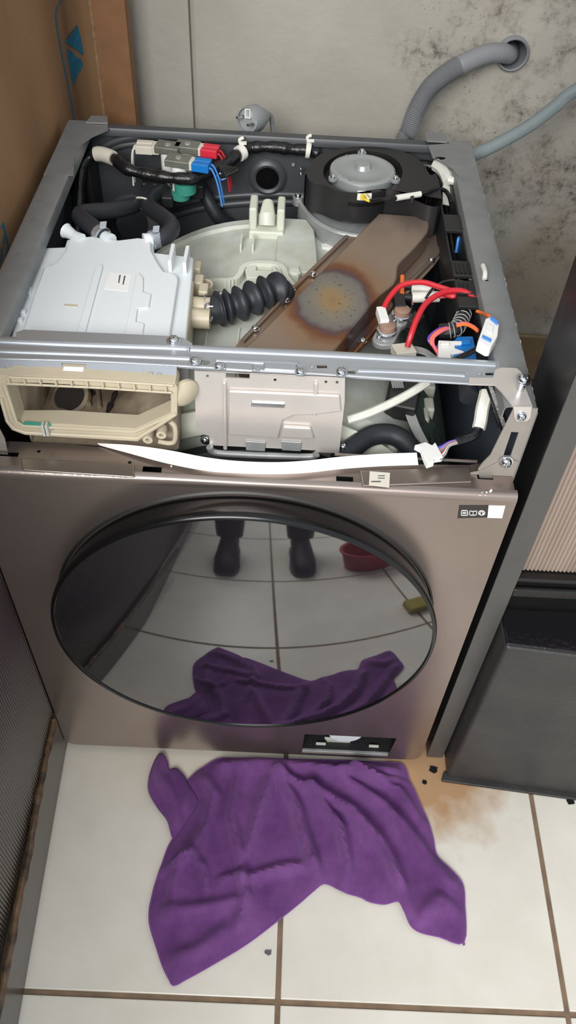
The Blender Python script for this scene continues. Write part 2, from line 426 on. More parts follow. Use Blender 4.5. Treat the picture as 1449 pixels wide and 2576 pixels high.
# left kick plate and the cabinet with fluted panel above it
KX0, KX1, KZ = -0.3005, -0.2835, 0.112
k = MB(); k.prism([(KX0, 0.09, 0.0), (KX0, -0.006, 0.0), (KX1, -0.42, 0.0), (KX1 - 0.05, -2.0, 0), (-0.50, -2.0, 0), (-0.50, 0.09, 0)], (0, 0, KZ))
bl = k.build('baseboard_left', 'kick_grey', bevel=0.002); struct(bl)
sl = MB(); sl.tube(smooth_path([(KX0 - 0.001 + random.uniform(-.001, .001) + (KX1 - KX0) * (t / 20.0) * 1.0, -0.008 - t * 0.0206, KZ + 0.004 + random.uniform(-.002, .002)) for t in range(0, 40)], 2), [0.0055 + 0.0008 * math.sin(i * 1.7) for i in range(79)], 8)
lc = thing('kitchen_cabinet', 'fluted brown cabinet on a grey kick plate left of the washing machine', 'cabinet', (-0.5, -0.7, 0))
sl.build('dirty_seal', 'seal_dirty', lc)
MB().box(-0.80, -0.3125, -1.9, 0.092, KZ + 0.001, 0.92).build('carcass', 'cab_black', lc, bevel=0.002)
fp = MB(); prof = []
y = 0.09
while y > -1.85:
    for kx, dy in ((0.0, 0.0), (0.0022, 0.0007), (0.0032, 0.002), (0.0032, 0.0032), (0.0022, 0.0045)):
        prof.append((-0.3075 + kx, y - dy))
    y -= 0.0055
ang = math.atan2(KX1 - KX0, 0.41)
prof = [(px_ + 0.0008 + max(0, -yy) * 0.024, yy) for px_, yy in prof]
poly = [(a, b_, KZ + 0.010) for a, b_ in prof] + [(-0.3124, -1.85, KZ + 0.010), (-0.3124, -0.016, KZ + 0.010)]
nn = len(prof); vs = [(a, b_, KZ + 0.010) for a, b_ in prof] + [(a, b_, 0.90) for a, b_ in prof]
fp.add(vs, [(i, i + 1, nn + i + 1, nn + i) for i in range(nn - 1)])
o = fp.build('fluted_panel', 'reed_left_shaded', lc, ang=80); o['kind'] = 'stuff'
MB().box(-0.82, -0.295, -1.9, 0.092, 0.921, 0.955).build('countertop', 'stile', lc, bevel=0.003)

# right: black painted plinth, cabinet on it
PX0, PY0, PZ = 0.345, -0.024, 0.418
t1 = MB()
t1.prism([(PX0, PY0, 0.0), (0.60, PY0 - 0.024, 0.0), (1.2, PY0 - 0.08, 0), (1.2, 0.03, 0), (PX0, 0.03, 0)], (0, 0, PZ))
t1 = t1.build('trim_1', 'plinth_paint', bevel=0.006, seg=3); struct(t1, 'black painted masonry plinth under the fluted cabinet', 'plinth')
MB().prism([(PX0 + 0.001, PY0 + 0.002, 0), (0.60, PY0 - 0.022, 0), (1.2, PY0 - 0.078, 0), (1.2, 0.035, 0), (PX0 + 0.001, 0.035, 0)], (0, 0, 0.006)).build('coated_top', 'plinth_gloss', t1, bevel=0.003)
t1.children[0].location = (0, 0, PZ - 0.001)
MB().prism([(PX0 - 0.010, PY0 - 0.008, 0.0005), (0.60, PY0 - 0.034, 0.0005), (1.2, PY0 - 0.09, 0.0005), (1.2, PY0 - 0.05, .0005), (0.60, PY0 + 0.0, 0.0005), (PX0 - 0.004, PY0 + 0.01, .0005)], (0, 0, 0.006)).build('paint_skirt', 'plinth_paint', t1, bevel=0.003)

rc = thing('storage_cabinet', 'black cabinet with beige fluted door right of the washing machine', 'cabinet', (0.5, 0.07, 0))
MB().box(0.3140, 0.3415, 0.010, 0.012, 0.004, 1.75).build('stile', 'stile', rc, bevel=0.0008)
MB().box(0.3142, 0.3413, 0.0125, 0.112, 0.004, 1.75).build('side_panel', 'cab_black', rc, bevel=0.001)
MB().box(0.3417, 1.0, 0.046, 0.110, PZ + 0.0015, 1.75).build('back_board', 'cab_black', rc)
zb = 0.485
MB().box(0.3419, 1.0, 0.022, 0.045, zb, zb + 0.020).build('bottom_rail', 'cab_black', rc, bevel=0.004)
MB().box(0.3419, 1.0, 0.012, 0.0215, zb - 0.006, zb + 0.010).build('moulding', 'cab_black', rc, bevel=0.004)
MB().box(0.3419, 1.0, 0.036, 0.045, PZ + 0.0015, zb - 0.001).build('recess_board', 'cab_black', rc)
door = MB().box(0.3425, 0.92, 0.038, 0.0455, zb + 0.022, 1.70).build('door', 'reed', rc)
sm = MB()
pr = [(0.0022 * math.cos(a), -0.0022 * math.sin(a) * 1.2) for a in [math.pi * k / 6 for k in range(7)]]
n7 = len(pr)
sm.add([(a, b_, 0) for a, b_ in pr] + [(a, b_, 1.70 - zb - 0.0225) for a, b_ in pr], [(i, i+1, n7+i+1, n7+i) for i in range(n7-1)])
sme = sm.mesh('slat'); sme.materials.append(MATS['reed']); sme.shade_smooth()
for i in range(110):
    s_ = bpy.data.objects.new('slat', sme); COL.objects.link(s_); s_.location = (0.3455 + i * 0.0052, 0.0381, zb + 0.0225); attach(s_, door)

# ================================================================== CARDBOARD
path = [(-0.345, 0.10), (-0.322, 0.30), (-0.3155, 0.45), (-0.313, 0.60), (-0.3105, 0.68), (-0.3075, 0.735), (-0.298, 0.775), (-0.282, 0.790)]
sp_ = [(v.x, v.y) for v in smooth_path([(a, b_, 0) for a, b_ in path], 8)]
cb = thing('cardboard_sheet', 'tall bent brown cardboard with blue arrow print standing left of the machine', 'cardboard', (-0.33, 0.5, 0))
MB().sheet(sp_, -0.006, lambda p: (p.x, p.y, 0.002), (0, 0, 1.6)).build('sheet', 'cardboard', cb)
def on_sheet(x, y):
    """pixel -> point just proud of the bent cardboard"""
    d = R3.transposed() @ Vector(((x - 724.5) / FPX, (y - 1288.0) / FPX, 1.0)); best = None
    for (ax_, ay_), (bx_, by_) in zip(sp_[:-1], sp_[1:]):
        ex, ey = bx_ - ax_, by_ - ay_
        den = d.x * ey - d.y * ex
        if abs(den) < 1e-9: continue
        t = ((ax_ - CAM.x) * ey - (ay_ - CAM.y) * ex) / den
        q = CAM + d * t
        u_ = ((q.x - ax_) * ex + (q.y - ay_) * ey) / (ex*ex + ey*ey)
        if -0.001 <= u_ <= 1.001 and t > 0:
            nr = Vector((ey, -ex, 0)).normalized(); return q + nr * 0.0005
    return None
def print_poly(pxs, name='arrow_print'):
    pts = [on_sheet(a, b_) for a, b_ in pxs]
    if any(p is None for p in pts): return
    MB().add(pts, [tuple(range(len(pts)))]).build(name, 'print_blue', cb, smooth=False)
print_poly([(163, 106), (194, 62), (203, 98), (210, 140), (186, 122)])
print_poly([(166, 122), (184, 134), (196, 147), (203, 148), (208, 166), (194, 190), (184, 216), (174, 170)])
def print_line(pxs, w=3.0):
    for (x0, y0), (x1, y1) in zip(pxs[:-1], pxs[1:]):
        print_poly([(x0 - w/2, y0), (x0 + w/2, y0), (x1 + w/2, y1), (x1 - w/2, y1)], 'outline_print')
print_line([(186, 300), (178, 252), (168, 200), (158, 150), (149, 105), (143, 70), (140, 40), (142, 22), (150, 6), (158, -8)], 3.2)
print_line([(2, 575), (8, 560), (12, 585), (8, 615)], 4); print_line([(12, 585), (20, 620), (14, 650)], 4); print_line([(4, 620), (2, 660)], 4)
# folded carton standing against the wall
cf = thing('cardboard_carton', 'flat brown cardboard carton leaning by the wall behind the bent cardboard', 'cardboard', (-0.25, 0.775, 0))
YB = 0.708
x0a, x0b, x1 = py(212, 0, YB).x, py(268, 290, YB).x, py(343, 310, YB).x
x0 = (x0a + x0b) / 2
MB().box(x0 + 0.004, x1, YB, YB + 0.004, 0.002, 1.3).build('face', 'cardboard_front', cf)
MB().box(x0 + 0.004, x1, YB + 0.0065, YB + 0.030, 0.002, 1.3).build('folds', 'cardboard_front', cf)
MB().box(x0, x0 + 0.0039, YB - 0.0005, YB + 0.030, 0.002, 1.3).build('torn_edge', 'cardboard_edge', cf)

# ================================================================== HOSES, PLUG
dp = [(0.215, 0.690, 0.40), (0.208, 0.70, 0.60), tuple(py(1012, 372, 0.715)), tuple(py(1027, 335, 0.720)), tuple(py(1048, 276, 0.726)), tuple(py(1080, 222, 0.735)), tuple(py(1125, 184, 0.745)), tuple(py(1175, 156, 0.755)), tuple(py(1225, 136, 0.768)), tuple(py(1262, 133, 0.782)), (hc.x - 0.002, 0.806, hc.z - 0.005), (hc.x + 0.002, 0.840, hc.z - 0.008)]
full = smooth_path(dp, 26); nr_ = len(full)
rr = []
for i in range(nr_):
    f = i / nr_
    rr.append(0.0140 + (0.0011 * (1 if i % 2 else -1) if f < 0.60 else 0.0))
dh = MB().tube(full, rr, 16).build('drain_hose', 'hose_grey', ang=70)
tag(dh, 'thick grey drain hose running from behind the machine into the wall pipe', 'hose')
ip = [(0.18, 0.665, 0.50), (0.235, 0.672, 0.70), tuple(py(1180, 393, 0.66)), tuple(py(1240, 368, 0.672)), tuple(py(1330, 318, 0.69)), tuple(py(1400, 265, 0.705)), tuple(py(1460, 220, 0.715)), (0.62, 0.73, 0.93), (0.80, 0.775, 0.97), (0.86, 0.798, 0.98)]
ih = MB().tube(smooth_path(ip, 10), 0.0098, 14).build('inlet_hose', 'hose_blue_grey')
tag(ih, 'thin grey water hose rising to the right edge over the mouldy wall', 'hose')

pc = py(632, 300, 0.655)
pl = thing('power_plug', 'grey round mains plug lying on the back rim of the machine', 'plug', (pc.x, 0.655, 0.74))
ax = Vector((-0.48, -0.84, 0.22)).normalized()   # the pin side
pb = MB().lathe([(0.004, 0.044), (0.009, 0.040), (0.013, 0.030), (0.0165, 0.020), (0.0195, 0.012), (0.0195, -0.006), (0.018, -0.012), (0.017, -0.012), (0.0165, -0.006), (0.002, -0.006)], pc, -ax, 26).build('body', 'plug_grey', pl)
u = Vector((1, 0, 0)); u = (u - ax * u.dot(ax)).normalized(); w = ax.cross(u)
for s in (-1, 1):
    q = pc + u * 0.0095 * s - w * 0.004 * s + ax * 0.006
    MB().tube([q, q + ax * 0.012, q + ax * 0.019], [0.0024, 0.0024, 0.0020], 10).build('pin', 'chrome', pl)
up = -w if w.z < 0 else w
fr = MB()
for a_, b_ in ((0.0042, 0), (-0.0042, 0)): fr.obox(pc + ax * 0.008 + u * a_ + up * 0.009, u * 0.0008, up * 0.006, ax * 0.003)
fr.obox(pc + ax * 0.008 + up * 0.0148, u * 0.005, up * 0.0008, ax * 0.003); fr.obox(pc + ax * 0.008 + up * 0.0032, u * 0.005, up * 0.0008, ax * 0.003)
fr.build('earth_socket', 'white_connector', pl)
MB().tube(smooth_path([pc - ax * 0.040, pc - ax * 0.052 + Vector((0.004, 0, -0.006)), (pc.x + 0.035, 0.69, 0.70), (pc.x + 0.045, 0.69, 0.5)], 6), 0.004, 10).build('cord', 'hose_grey', pl)

# ================================================================== THE WASHING MACHINE
wm = thing('washing_machine', 'bronze front-loading washing machine with its lid off and insides exposed', 'washing machine', (0, 0.3, 0))
D = 0.6236
# --- side panels with folded top flange, front post and screws
for s in (-1, 1):
    b_ = MB()
    prof = [(0.3, 0.016), (0.3, 0.774), (0.2985, 0.778), (0.295, 0.78), (0.270, 0.78), (0.2672, 0.7785), (0.2665, 0.775), (0.2665, 0.764)]
    b_.sheet([(s * x, z) for x, z in prof], 0.0014 * s, lambda p: (p.x, 0.034, p.y), (0, D - 0.036, 0))
    sp = b_.build('side_panel', 'flange_grey', wm)
    # inner lining of the side
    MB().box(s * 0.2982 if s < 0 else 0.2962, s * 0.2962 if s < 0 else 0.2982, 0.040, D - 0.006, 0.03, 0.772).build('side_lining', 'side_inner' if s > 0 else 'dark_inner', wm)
    # front post
    if s > 0: outer = [(0.2745, 0.7815), (0.2992, 0.7815), (0.2992, 0.676), (0.262, 0.676), (0.2575, 0.690), (0.2605, 0.700), (0.2660, 0.712)]
    else: outer = [(-0.2745, 0.7815), (-0.2992, 0.7815), (-0.2992, 0.676), (-0.262, 0.676), (-0.2605, 0.700)]
    hole = [(s * 0.2800, 0.748), (s * 0.2880, 0.748), (s * 0.2880, 0.712), (s * 0.2800, 0.712)]
    po = MB().prism([(a, 0.032, c) for a, c in outer], (0, 0.0016, 0), [[(a, 0.032, c) for a, c in hole]]).build('post', 'bronze_side', wm, smooth=False)
    if s > 0:
        for q in ((1215, 570), (1226, 624), (1248, 705), (1262, 770), (1290, 865), (1182, 460), (1297, 905)):
            v = pz(q[0], q[1], 0.78)
            MB().lathe([(0.0036, 0), (0.0030, 0.0012), (0.0022, 0.0013), (0.002, 0.0002)], v, n=10).build('rivet', 'flange_grey', sp)
    else:
        for q in ((98, 507), (85, 555), (47, 640), (21, 702), (18, 716)):
            v = pz(q[0], q[1], 0.78)
            MB().lathe([(0.0036, 0), (0.0030, 0.0014), (0.0022, 0.0015), (0.002, 0.0002)], v, n=10).build('rivet', 'chrome' if q[1] < 650 else 'flange_grey', sp)
# corner gussets at the back
g = MB()
arc = [(185, 440), (186, 405), (194, 380), (210, 358), (235, 342), (272, 326)]
poly = [pz(172, 306, .7815), pz(274, 300, .7815)] + [pz(a, c, .7815) for a, c in arc[::-1]] + [pz(120, 440, .7815)]
poly[0] = Vector((-0.2985, D - 0.001, .7815)); poly[1].y = D - 0.001; poly[-1].x = -0.2985
g.prism(poly, (0, 0, -0.0015)); g.build('corner_gusset', 'flange_grey', wm, smooth=False)
g = MB(); t0 = pz(240, 318, .782)
g.prism([(t0.x - 0.016, D - 0.012, .7817), (t0.x - 0.012, D + 0.012, .7817), (t0.x + 0.012, D + 0.014, .7817), (t0.x + 0.017, D - 0.010, .7817)], (0, 0, 0.0025)); g.build('lid_tab', 'flange_grey', wm, bevel=0.001)
g = MB()
poly = pzs([(1078, 372), (1187, 366), (1215, 470), (1170, 470), (1140, 425), (1088, 395)], .7815); poly[1] = Vector((.2985, D - .001, .7815)); poly[2].x = .2985; poly[0].y = D - .02
hl = [pz(1108 + 14 * math.cos(a), 397 + 5 * math.sin(a), .7815) for a in [2 * math.pi * k / 12 for k in range(12)]]
g.prism(poly, (0, 0, -0.0015), [hl[::-1]]); g.build('corner_gusset', 'flange_grey', wm, smooth=False)
q0, q1 = pz(1076, 372, .782), pz(1126, 372, .782)
MB().prism([(q0.x, D - .012, .7818), (q0.x - .001, D + .013, .7818), (q0.x + .003, D + .018, .7818), (q1.x - .004, D + .018, .7818), (q1.x, D + .013, .7818), (q1.x + .001, D - .012, .7818)], (0, 0, .002)).build('lid_tab', 'flange_grey', wm, bevel=.0006)
# --- back panel: sheet, folded top rim, pressed ridges and boss
bp_ = MB(); bp_.box(-0.2978, 0.2978, D - 0.0045, D - 0.003, 0.02, 0.776)
bp_.sheet([(D - 0.016, 0.768), (D - 0.016, 0.777), (D - 0.0145, 0.779), (D - 0.001, 0.779), (D, 0.777), (D, 0.02)], 0.0012, lambda p: (-0.2979, p.x, p.y), (0.5958, 0, 0))
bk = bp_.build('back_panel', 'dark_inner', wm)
YB2 = D - 0.006
for pts, r in (([(226, 690), (222, 520), (226, 430), (250, 380), (300, 352), (380, 343), (520, 350), (700, 358)], 0.006),
               ([(250, 400), (290, 372), (340, 362), (420, 364)], 0.005),
               ([(430, 520), (500, 503), (600, 492), (700, 489), (790, 492)], 0.006),
               ([(430, 545), (500, 525), (600, 512), (700, 508), (790, 512)], 0.006)):
    path_ = smooth_path(pys(pts, YB2), 6)
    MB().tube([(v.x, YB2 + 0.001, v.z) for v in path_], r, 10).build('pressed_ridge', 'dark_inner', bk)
bc = py(673, 447, YB2)
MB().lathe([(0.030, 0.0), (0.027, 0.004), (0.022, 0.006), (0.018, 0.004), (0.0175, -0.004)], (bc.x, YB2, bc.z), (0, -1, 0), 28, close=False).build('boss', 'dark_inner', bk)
MB().lathe([(0.0176, 0.002), (0.001, 0.002)], (bc.x, YB2, bc.z), (0, -1, 0), 24, close=False).build('boss_hole', 'black_gloss', bk)
for q in ((738, 414), (1098, 494), (400, 505)):
    v = py(q[0], q[1], YB2); MB().lathe([(.003, 0), (.0022, .002), (.0005, .0022)], (v.x, YB2, v.z), (0, -1, 0), 10).build('rivet', 'alu', bk)
# base pan, feet
MB().box(-0.296, 0.296, 0.006, D - 0.008, 0.016, 0.024).build('base_pan', 'black_plastic', wm)
for sx in (-1, 1):
    for yy in (0.06, 0.56): MB().lathe([(0.018, 0), (0.018, 0.006), (0.010, 0.008), (0.010, 0.0155)], (sx * 0.26, yy, 0.0003), n=14).build('foot', 'black_plastic', wm)

# --- front panel: face with pump opening, rounded lip, slotted flange
face = []
for a, c in rrect(-0.2995, 0.2995, 0.013, 0.6725, 0.018, 5): face.append((a, c))
face = [(a, c) if c < 0.4 else ((-0.2995, 0.6725) if a < 0 else (0.2995, 0.6725)) for a, c in face]
ff = []
for p in face:
    if not ff or p != ff[-1]: ff.append(p)
pump = [(0.0985, 0.0205), (0.2440, 0.0205), (0.2500, 0.0905), (0.1000, 0.0905)]
fpn = MB()
def bulge(x): return -0.006 * math.exp(-(x / 0.085) ** 2)
fpn.prism([(a, 0.0, c) for a, c in ff], (0, 0.0014, 0), [[(a, 0.0, c) for a, c in pump]])
xs = [-0.2995 + 0.599 * i / 60 for i in range(61)]
lip = [(0.0, 0.6725), (0.0002, 0.6765), (0.0016, 0.6800), (0.0045, 0.6822), (0.010, 0.6830)]
vs = []; 
for x in xs:
    for (yy, zz) in lip: vs.append((x, yy + bulge(x) * (zz - 0.6725) / 0.0105, zz + (0.004 * math.exp(-(x / 0.10) ** 2)) * (zz - .6725) / .0105))
nl = len(lip)
fpn.add(vs, [(i*nl + j, (i+1)*nl + j, (i+1)*nl + j + 1, i*nl + j + 1) for i in range(60) for j in range(nl - 1)])
# side returns
fpn.box(-0.2995, -0.2982, 0.0014, 0.030, 0.03, 0.674); fpn.box(0.2982, 0.2995, 0.0014, 0.030, 0.03, 0.674)
front = fpn.build('front_panel', 'bronze', wm, ang=50)
# flange (x, y) with slots; step ridge
def fy(px_, py_, z=0.6845): v = pz(px_, py_, z); return (v.x, v.y)
back = [(-0.2975, 0.052), fy(0, 1107), fy(120, 1112), fy(250, 1122), fy(330, 1132), fy(430, 1156), fy(560, 1172), fy(700, 1174), fy(850, 1170), fy(1040, 1166), fy(1180, 1168), fy(1215, 1162), (0.2965, 0.050)]
outer = [(-0.2975, 0.009)] + [(x, 0.009 + bulge(x)) for x in xs[1:-1]] + [(0.2965, 0.009)] + back[::-1]
slots = []
def slot(x0, y0, x1, y1):
    a, c = fy(x0, y0); e, f_ = fy(x1, y1); slots.append([(a, c), (e, c), (e, f_), (a, f_)])
slot(-6, 1133, 44, 1147); slot(360, 1170, 405, 1188); slot(846, 1195, 889, 1210); slot(1200, 1189, 1242, 1205)
for hx, hy in ((97, 1133), (326, 1161), (743, 1216), (1163, 1181)):
    v = fy(hx, hy); slots.append([(v[0] + a, v[1] + c) for a, c in circ(0, 0, 0.0022, 8)])
MB().prism([(a, c, 0.6832 + (0.004 * math.exp(-(a / 0.10) ** 2))*0) for a, c in outer], (0, 0, -0.0012), [[(a, c, 0.6832) for a, c in h_] for h_ in slots]).build('top_flange', 'bronze', front, smooth=False)
def plateau(pxs, h=0.0026, z=0.6833, bev=0.0022, name='pressed_step', holes=()):
    return MB().prism(pzs(pxs, z), (0, 0, h), [pzs(h_, z) for h_ in holes]).build(name, 'bronze', front, bevel=bev, seg=3)
plateau([(52, 1156), (338, 1172), (338, 1204), (58, 1186)]); 
plateau([(905, 1186), (1180, 1178), (1186, 1216), (912, 1226)])
MB().tube([(x, 0.050, 0.6838) for x in (0.10, 0.26)], 0.002, 8).build('rolled_edge', 'bronze', front)
# raised ear with screw at the right
e = MB().prism([(0.246, 0.0300, 0.6835), (0.2975, 0.0300, 0.6835), (0.2975, 0.0300, 0.706), (0.288, 0.0300, 0.709), (0.279, 0.0300, 0.706), (0.262, 0.0300, 0.690)], (0, 0.0014, 0)).build('screw_ear', 'bronze_side', front)
v = py(1273, 1161, 0.030); screw(front, (v.x, 0.0298, v.z), 0.0062, (0, -1, 0.1))
# pump recess
pr_ = MB(); px0, px1, pz0, pz1 = 0.099, 0.2495, 0.0185, 0.0925; dp_ = 0.055
pr_.box(px0 - .002, px1 + .002, 0.0016, dp_, pz0 - .003, pz0); pr_.box(px0 - .002, px1 + .002, 0.0016, dp_, pz1, pz1 + .003)
pr_.box(px0 - .005, px0 - .002, 0.0016, dp_, pz0 - .003, pz1 + .003); pr_.box(px1 + .002, px1 + .005, 0.0016, dp_, pz0 - .003, pz1 + .003)
pr_.box(px0 - .005, px1 + .005, dp_, dp_ + .003, pz0 - .003, pz1 + .003)
pb_ = pr_.build('pump_recess', 'black_plastic', front)
MB().box(px0, px1 - .004, 0.0018, 0.007, pz0, pz0 + 0.006).build('scuffed_sill', 'alu', pb_, bevel=.001)
MB().lathe([(0.030, 0), (0.030, 0.010), (0.027, 0.014), (0.010, 0.015)], (0.168, 0.0225, 0.079), (0, -1, 0), 28).build('filter_cap', 'white_plastic', pb_)
MB().box(0.115, 0.205, 0.030, 0.050, 0.038, 0.043).build('ledge', 'black_gloss', pb_, bevel=.001)
MB().prism([(0.136, 0.020, 0.036), (0.184, 0.020, 0.036), (0.180, 0.020, 0.022), (0.142, 0.020, 0.022)], (0, .004, 0)).build('drain_clip', 'tub', pb_, bevel=.001)
for cx in (0.122, 0.212): MB().box(cx, cx + 0.017, 0.012, 0.016, 0.026, 0.031).build('latch', 'tub', pb_, bevel=.001)
# stickers
def fplate(pxs, mt, name, d=0.0004, par=front):
    return MB().prism([(v.x, -d, v.z) for v in pys(pxs, 0)], (0, d * .8, 0)).build(name, mt, par, smooth=False)
fplate([(1155, 1271), (1229, 1271), (1226, 1301), (1151, 1303)], 'sticker_black', 'icon_sticker', .0005)
fplate([(1229, 1271), (1271, 1272), (1263, 1303), (1225, 1302)], 'sticker_white', 'white_sticker', .0005)
def icon(name, pxs_list):
    b_ = MB()
    for pxs in pxs_list: b_.prism([(v.x, -.0009, v.z) for v in pys(pxs, 0)], (0, .0003, 0))
    b_.build(name, 'sticker_white', front, smooth=False)
icon('document_icon', [[(1160,1282),(1175,1282),(1175,1283.5),(1160,1283.5)], [(1159,1294.5),(1177,1294.5),(1177,1296),(1159,1296)], [(1160,1282),(1161.5,1282),(1160.5,1296),(1159,1296)], [(1175,1282),(1177.5,1286),(1177,1296),(1175.5,1296)], [(1163,1286.5),(1173,1286.5),(1173,1288),(1163,1288)], [(1163,1290),(1173,1290),(1173,1291.5),(1163,1291.5)]])
icon('book_icon', [[(1181,1283),(1190,1284.5),(1190,1286),(1181,1284.5)], [(1190,1284.5),(1200,1283),(1200,1284.5),(1190,1286)], [(1180,1293),(1189.5,1294.5),(1189.5,1296),(1180,1294.5)], [(1189.5,1294.5),(1199,1293),(1199,1294.5),(1189.5,1296)], [(1181,1283),(1182.5,1283),(1181.5,1295),(1180,1295)], [(1198.5,1283),(1200,1283),(1199,1295),(1197.5,1295)], [(1189.5,1285),(1190.8,1285),(1190.3,1296),(1189,1296)]])
ring_o = [(1211.5 + 9*math.cos(a), 1289 + 6.5*math.sin(a)) for a in [2*math.pi*k/18 for k in range(18)]]
ring_i = [(1211.5 + 7.2*math.cos(a), 1289 + 5*math.sin(a)) for a in [2*math.pi*k/18 for k in range(18)]]
b_ = MB().prism([(v.x, -.0009, v.z) for v in pys(ring_o, 0)], (0, .0003, 0), [[(v.x, -.0009, v.z) for v in pys(ring_i, 0)]])
for pxs in ([(1205,1290),(1208,1287),(1209,1292),(1206,1294)], [(1214,1287),(1217.5,1289),(1216,1294),(1213,1292)], [(1208,1285.5),(1215,1285.5),(1215,1287),(1208,1287)]): b_.prism([(v.x, -.0009, v.z) for v in pys(pxs, 0)], (0, .0003, 0))
b_.build('service_icon', 'sticker_white', front, smooth=False)
st_ = MB().prism(pzs([(930, 1186), (981, 1190), (979, 1227), (928, 1221)], 0.6868), (0, 0, .0004)).build('paper_sticker', 'cream_connector', front, smooth=False)
for a, c, e_, f_ in ((951, 1196, 968, 1198), (951, 1202, 968, 1204), (934, 1210, 958, 1213)):
    MB().prism(pzs([(a, c), (e_, c), (e_, f_), (a, f_)], 0.6873), (0, 0, .0002)).build('fine_print', 'print_grey', front, smooth=False)

# dried residue on the lip, chipped paint on the right edge
rs = MB()
for cx_, cy_, sx_, n_ in ((150, 1192, 45, 26), (100, 1186, 70, 12), (300, 1207, 30, 8), (425, 1218, 18, 30), (432, 1165, 12, 10), (205, 1200, 60, 10), (1225, 1240, 40, 8)):
    for _ in range(n_):
        v = pz(random.gauss(cx_, sx_ * .5), random.gauss(cy_, 5), .6838); r = random.uniform(.0004, .0016)
        if v.y < .002: v.y = .002; v.z = .6805
        rs.lathe([(r, 0), (r * .8, r * .5), (r * .1, r * .7)], v, (random.uniform(-.3, .3), random.uniform(-.6, 0), 1), 6)
o = rs.build('dried_residue', 'white_sleeve', front); o['kind'] = 'stuff'
rs = MB()
for _ in range(70):
    yy = random.uniform(.04, .50); l = random.uniform(.002, .009)
    rs.obox((.2994, yy, .7768 + random.uniform(-.001, .0006)), (.0009, 0, 0), (0, l * .5, 0), (0, 0, random.uniform(.0004, .0012)))
o = rs.build('chipped_paint', 'white_sleeve', wm); o['kind'] = 'stuff'
# --- door: black ring and domed dark glass
dc = Vector((0.004, 0.0, 0.4260))
ring = MB().lathe([(0.2380, -0.0003), (0.2395, 0.004), (0.2420, 0.014), (0.2450, 0.028), (0.2455, 0.034), (0.2435, 0.0378), (0.2405, 0.0385), (0.2395, 0.0362)], dc, (0, -1, 0), 128, close=False).build('door', 'black_gloss', wm, ang=60)
gp = []
for k in range(25):
    r = 0.2397 * math.cos(math.pi / 2 * k / 24); gp.append((max(r, 0.0004), 0.0365 + 0.026 * (1 - (r / 0.2397) ** 2)))
MB().lathe(gp, dc, (0, -1, 0), 128, close=False).build('door_glass', 'door_glass', ring, ang=80)
MB().lathe([(0.2400, 0.0002), (0.2420, 0.0022), (0.2440, 0.0002)], dc, (0, -1, 0), 128, close=False).build('gasket', 'black_plastic', ring)

# --- front crossbar
bar = MB()
def bz(pxs, z): return [(v.x, v.y, v.z) for v in pzs(pxs, z)]
BZ = 0.781
barpoly = [(-60, 842), (0, 846), (440, 862), (480, 868), (850, 884), (1255, 908), (1268, 920), (1272, 965), (1250, 968), (1185, 966), (900, 950), (870, 946), (850, 944), (490, 926), (440, 922), (0, 905), (-60, 902)]
holes = []
for hx, hy, rx, ry in ((515, 912, 14, 6.5), (881, 937, 14, 7)):
    holes.append([pz(hx + rx*math.cos(a), hy + ry*math.sin(a), BZ) for a in [2*math.pi*k/16 for k in range(16)]])
for x0, y0, x1, y1 in ((797, 918, 823, 926), (1221, 936, 1242, 944)):
    holes.append(pzs([(x0, y0), (x1, y0), (x1, y1), (x0, y1)], BZ))
bar.prism(pzs(barpoly, BZ), (0, 0, -0.0016), holes)
cb_ = bar.build('crossbar', 'zinc', wm, smooth=False)
def rib(pts, r, flat=0.5, name='pressed_rib', mt='zinc'):
    path_ = pix_path([(a, c, BZ) for a, c in pts], 4)
    b9 = MB().tube(path_, r, 14); b9.v = [(x, y, BZ + (z - BZ) * flat) for x, y, z in b9.v]
    return b9.build(name, mt, cb_, ang=60)
rib([(-50, 852), (10, 856), (200, 864), (440, 872), (480, 876)], 0.0052); rib([(480, 876), (850, 893), (1010, 902), (1245, 916)], 0.0048)
rib([(-50, 878), (20, 882), (200, 888), (440, 898), (478, 900)], 0.0042)
rib([(545, 905), (600, 908), (735, 914), (745, 916)], 0.0036); rib([(900, 931), (1000, 934), (1150, 942), (1170, 944)], 0.0034)
rib([(-50, 900), (200, 906), (440, 918), (850, 942), (1000, 952), (1180, 964)], 0.0022, name='rolled_edge')
# strip over the detergent housing
MB().prism(pzs([(40, 836), (60, 829), (425, 845), (462, 850), (484, 864), (484, 872), (40, 856)], 0.7835), (0, 0, -.0015)).build('back_strip', 'zinc', cb_, smooth=False)
# front flap on the left with slots and white tag
def slant(px_, py_):
    # the flap slopes from y=.062, z=.780 to y=.046, z=.7725
    d = R3.transposed() @ Vector(((px_ - 724.5) / FPX, (py_ - 1288.0) / FPX, 1.0)); nrm = Vector((0, -0.0075, 0.016)).normalized(); p0 = Vector((0, 0.062, 0.780))
    t = (p0 - CAM).dot(nrm) / d.dot(nrm); return CAM + d * t
fl_p = [slant(a, c) for a, c in ((-60, 898), (0, 903), (445, 921), (443, 953), (430, 957), (8, 935), (-60, 930))]
fh = [[slant(a, c) for a, c in q] for q in ([(32, 918), (62, 919), (62, 926), (32, 925)], [(360, 934), (388, 936), (388, 944), (360, 942)], [(155, 913), (218, 916), (216, 930), (155, 928)])]
MB().prism(fl_p, Vector((0, -0.0075, 0.016)).normalized() * -0.0014, fh).build('front_flap', 'zinc', cb_, smooth=False)
MB().prism([slant(a, c) for a, c in ((162, 923), (213, 925), (208, 944), (200, 949), (158, 946), (157, 938))], Vector((0, -0.0075, 0.016)).normalized() * 0.002).build('white_tag', 'white_plastic', cb_, bevel=.0006)
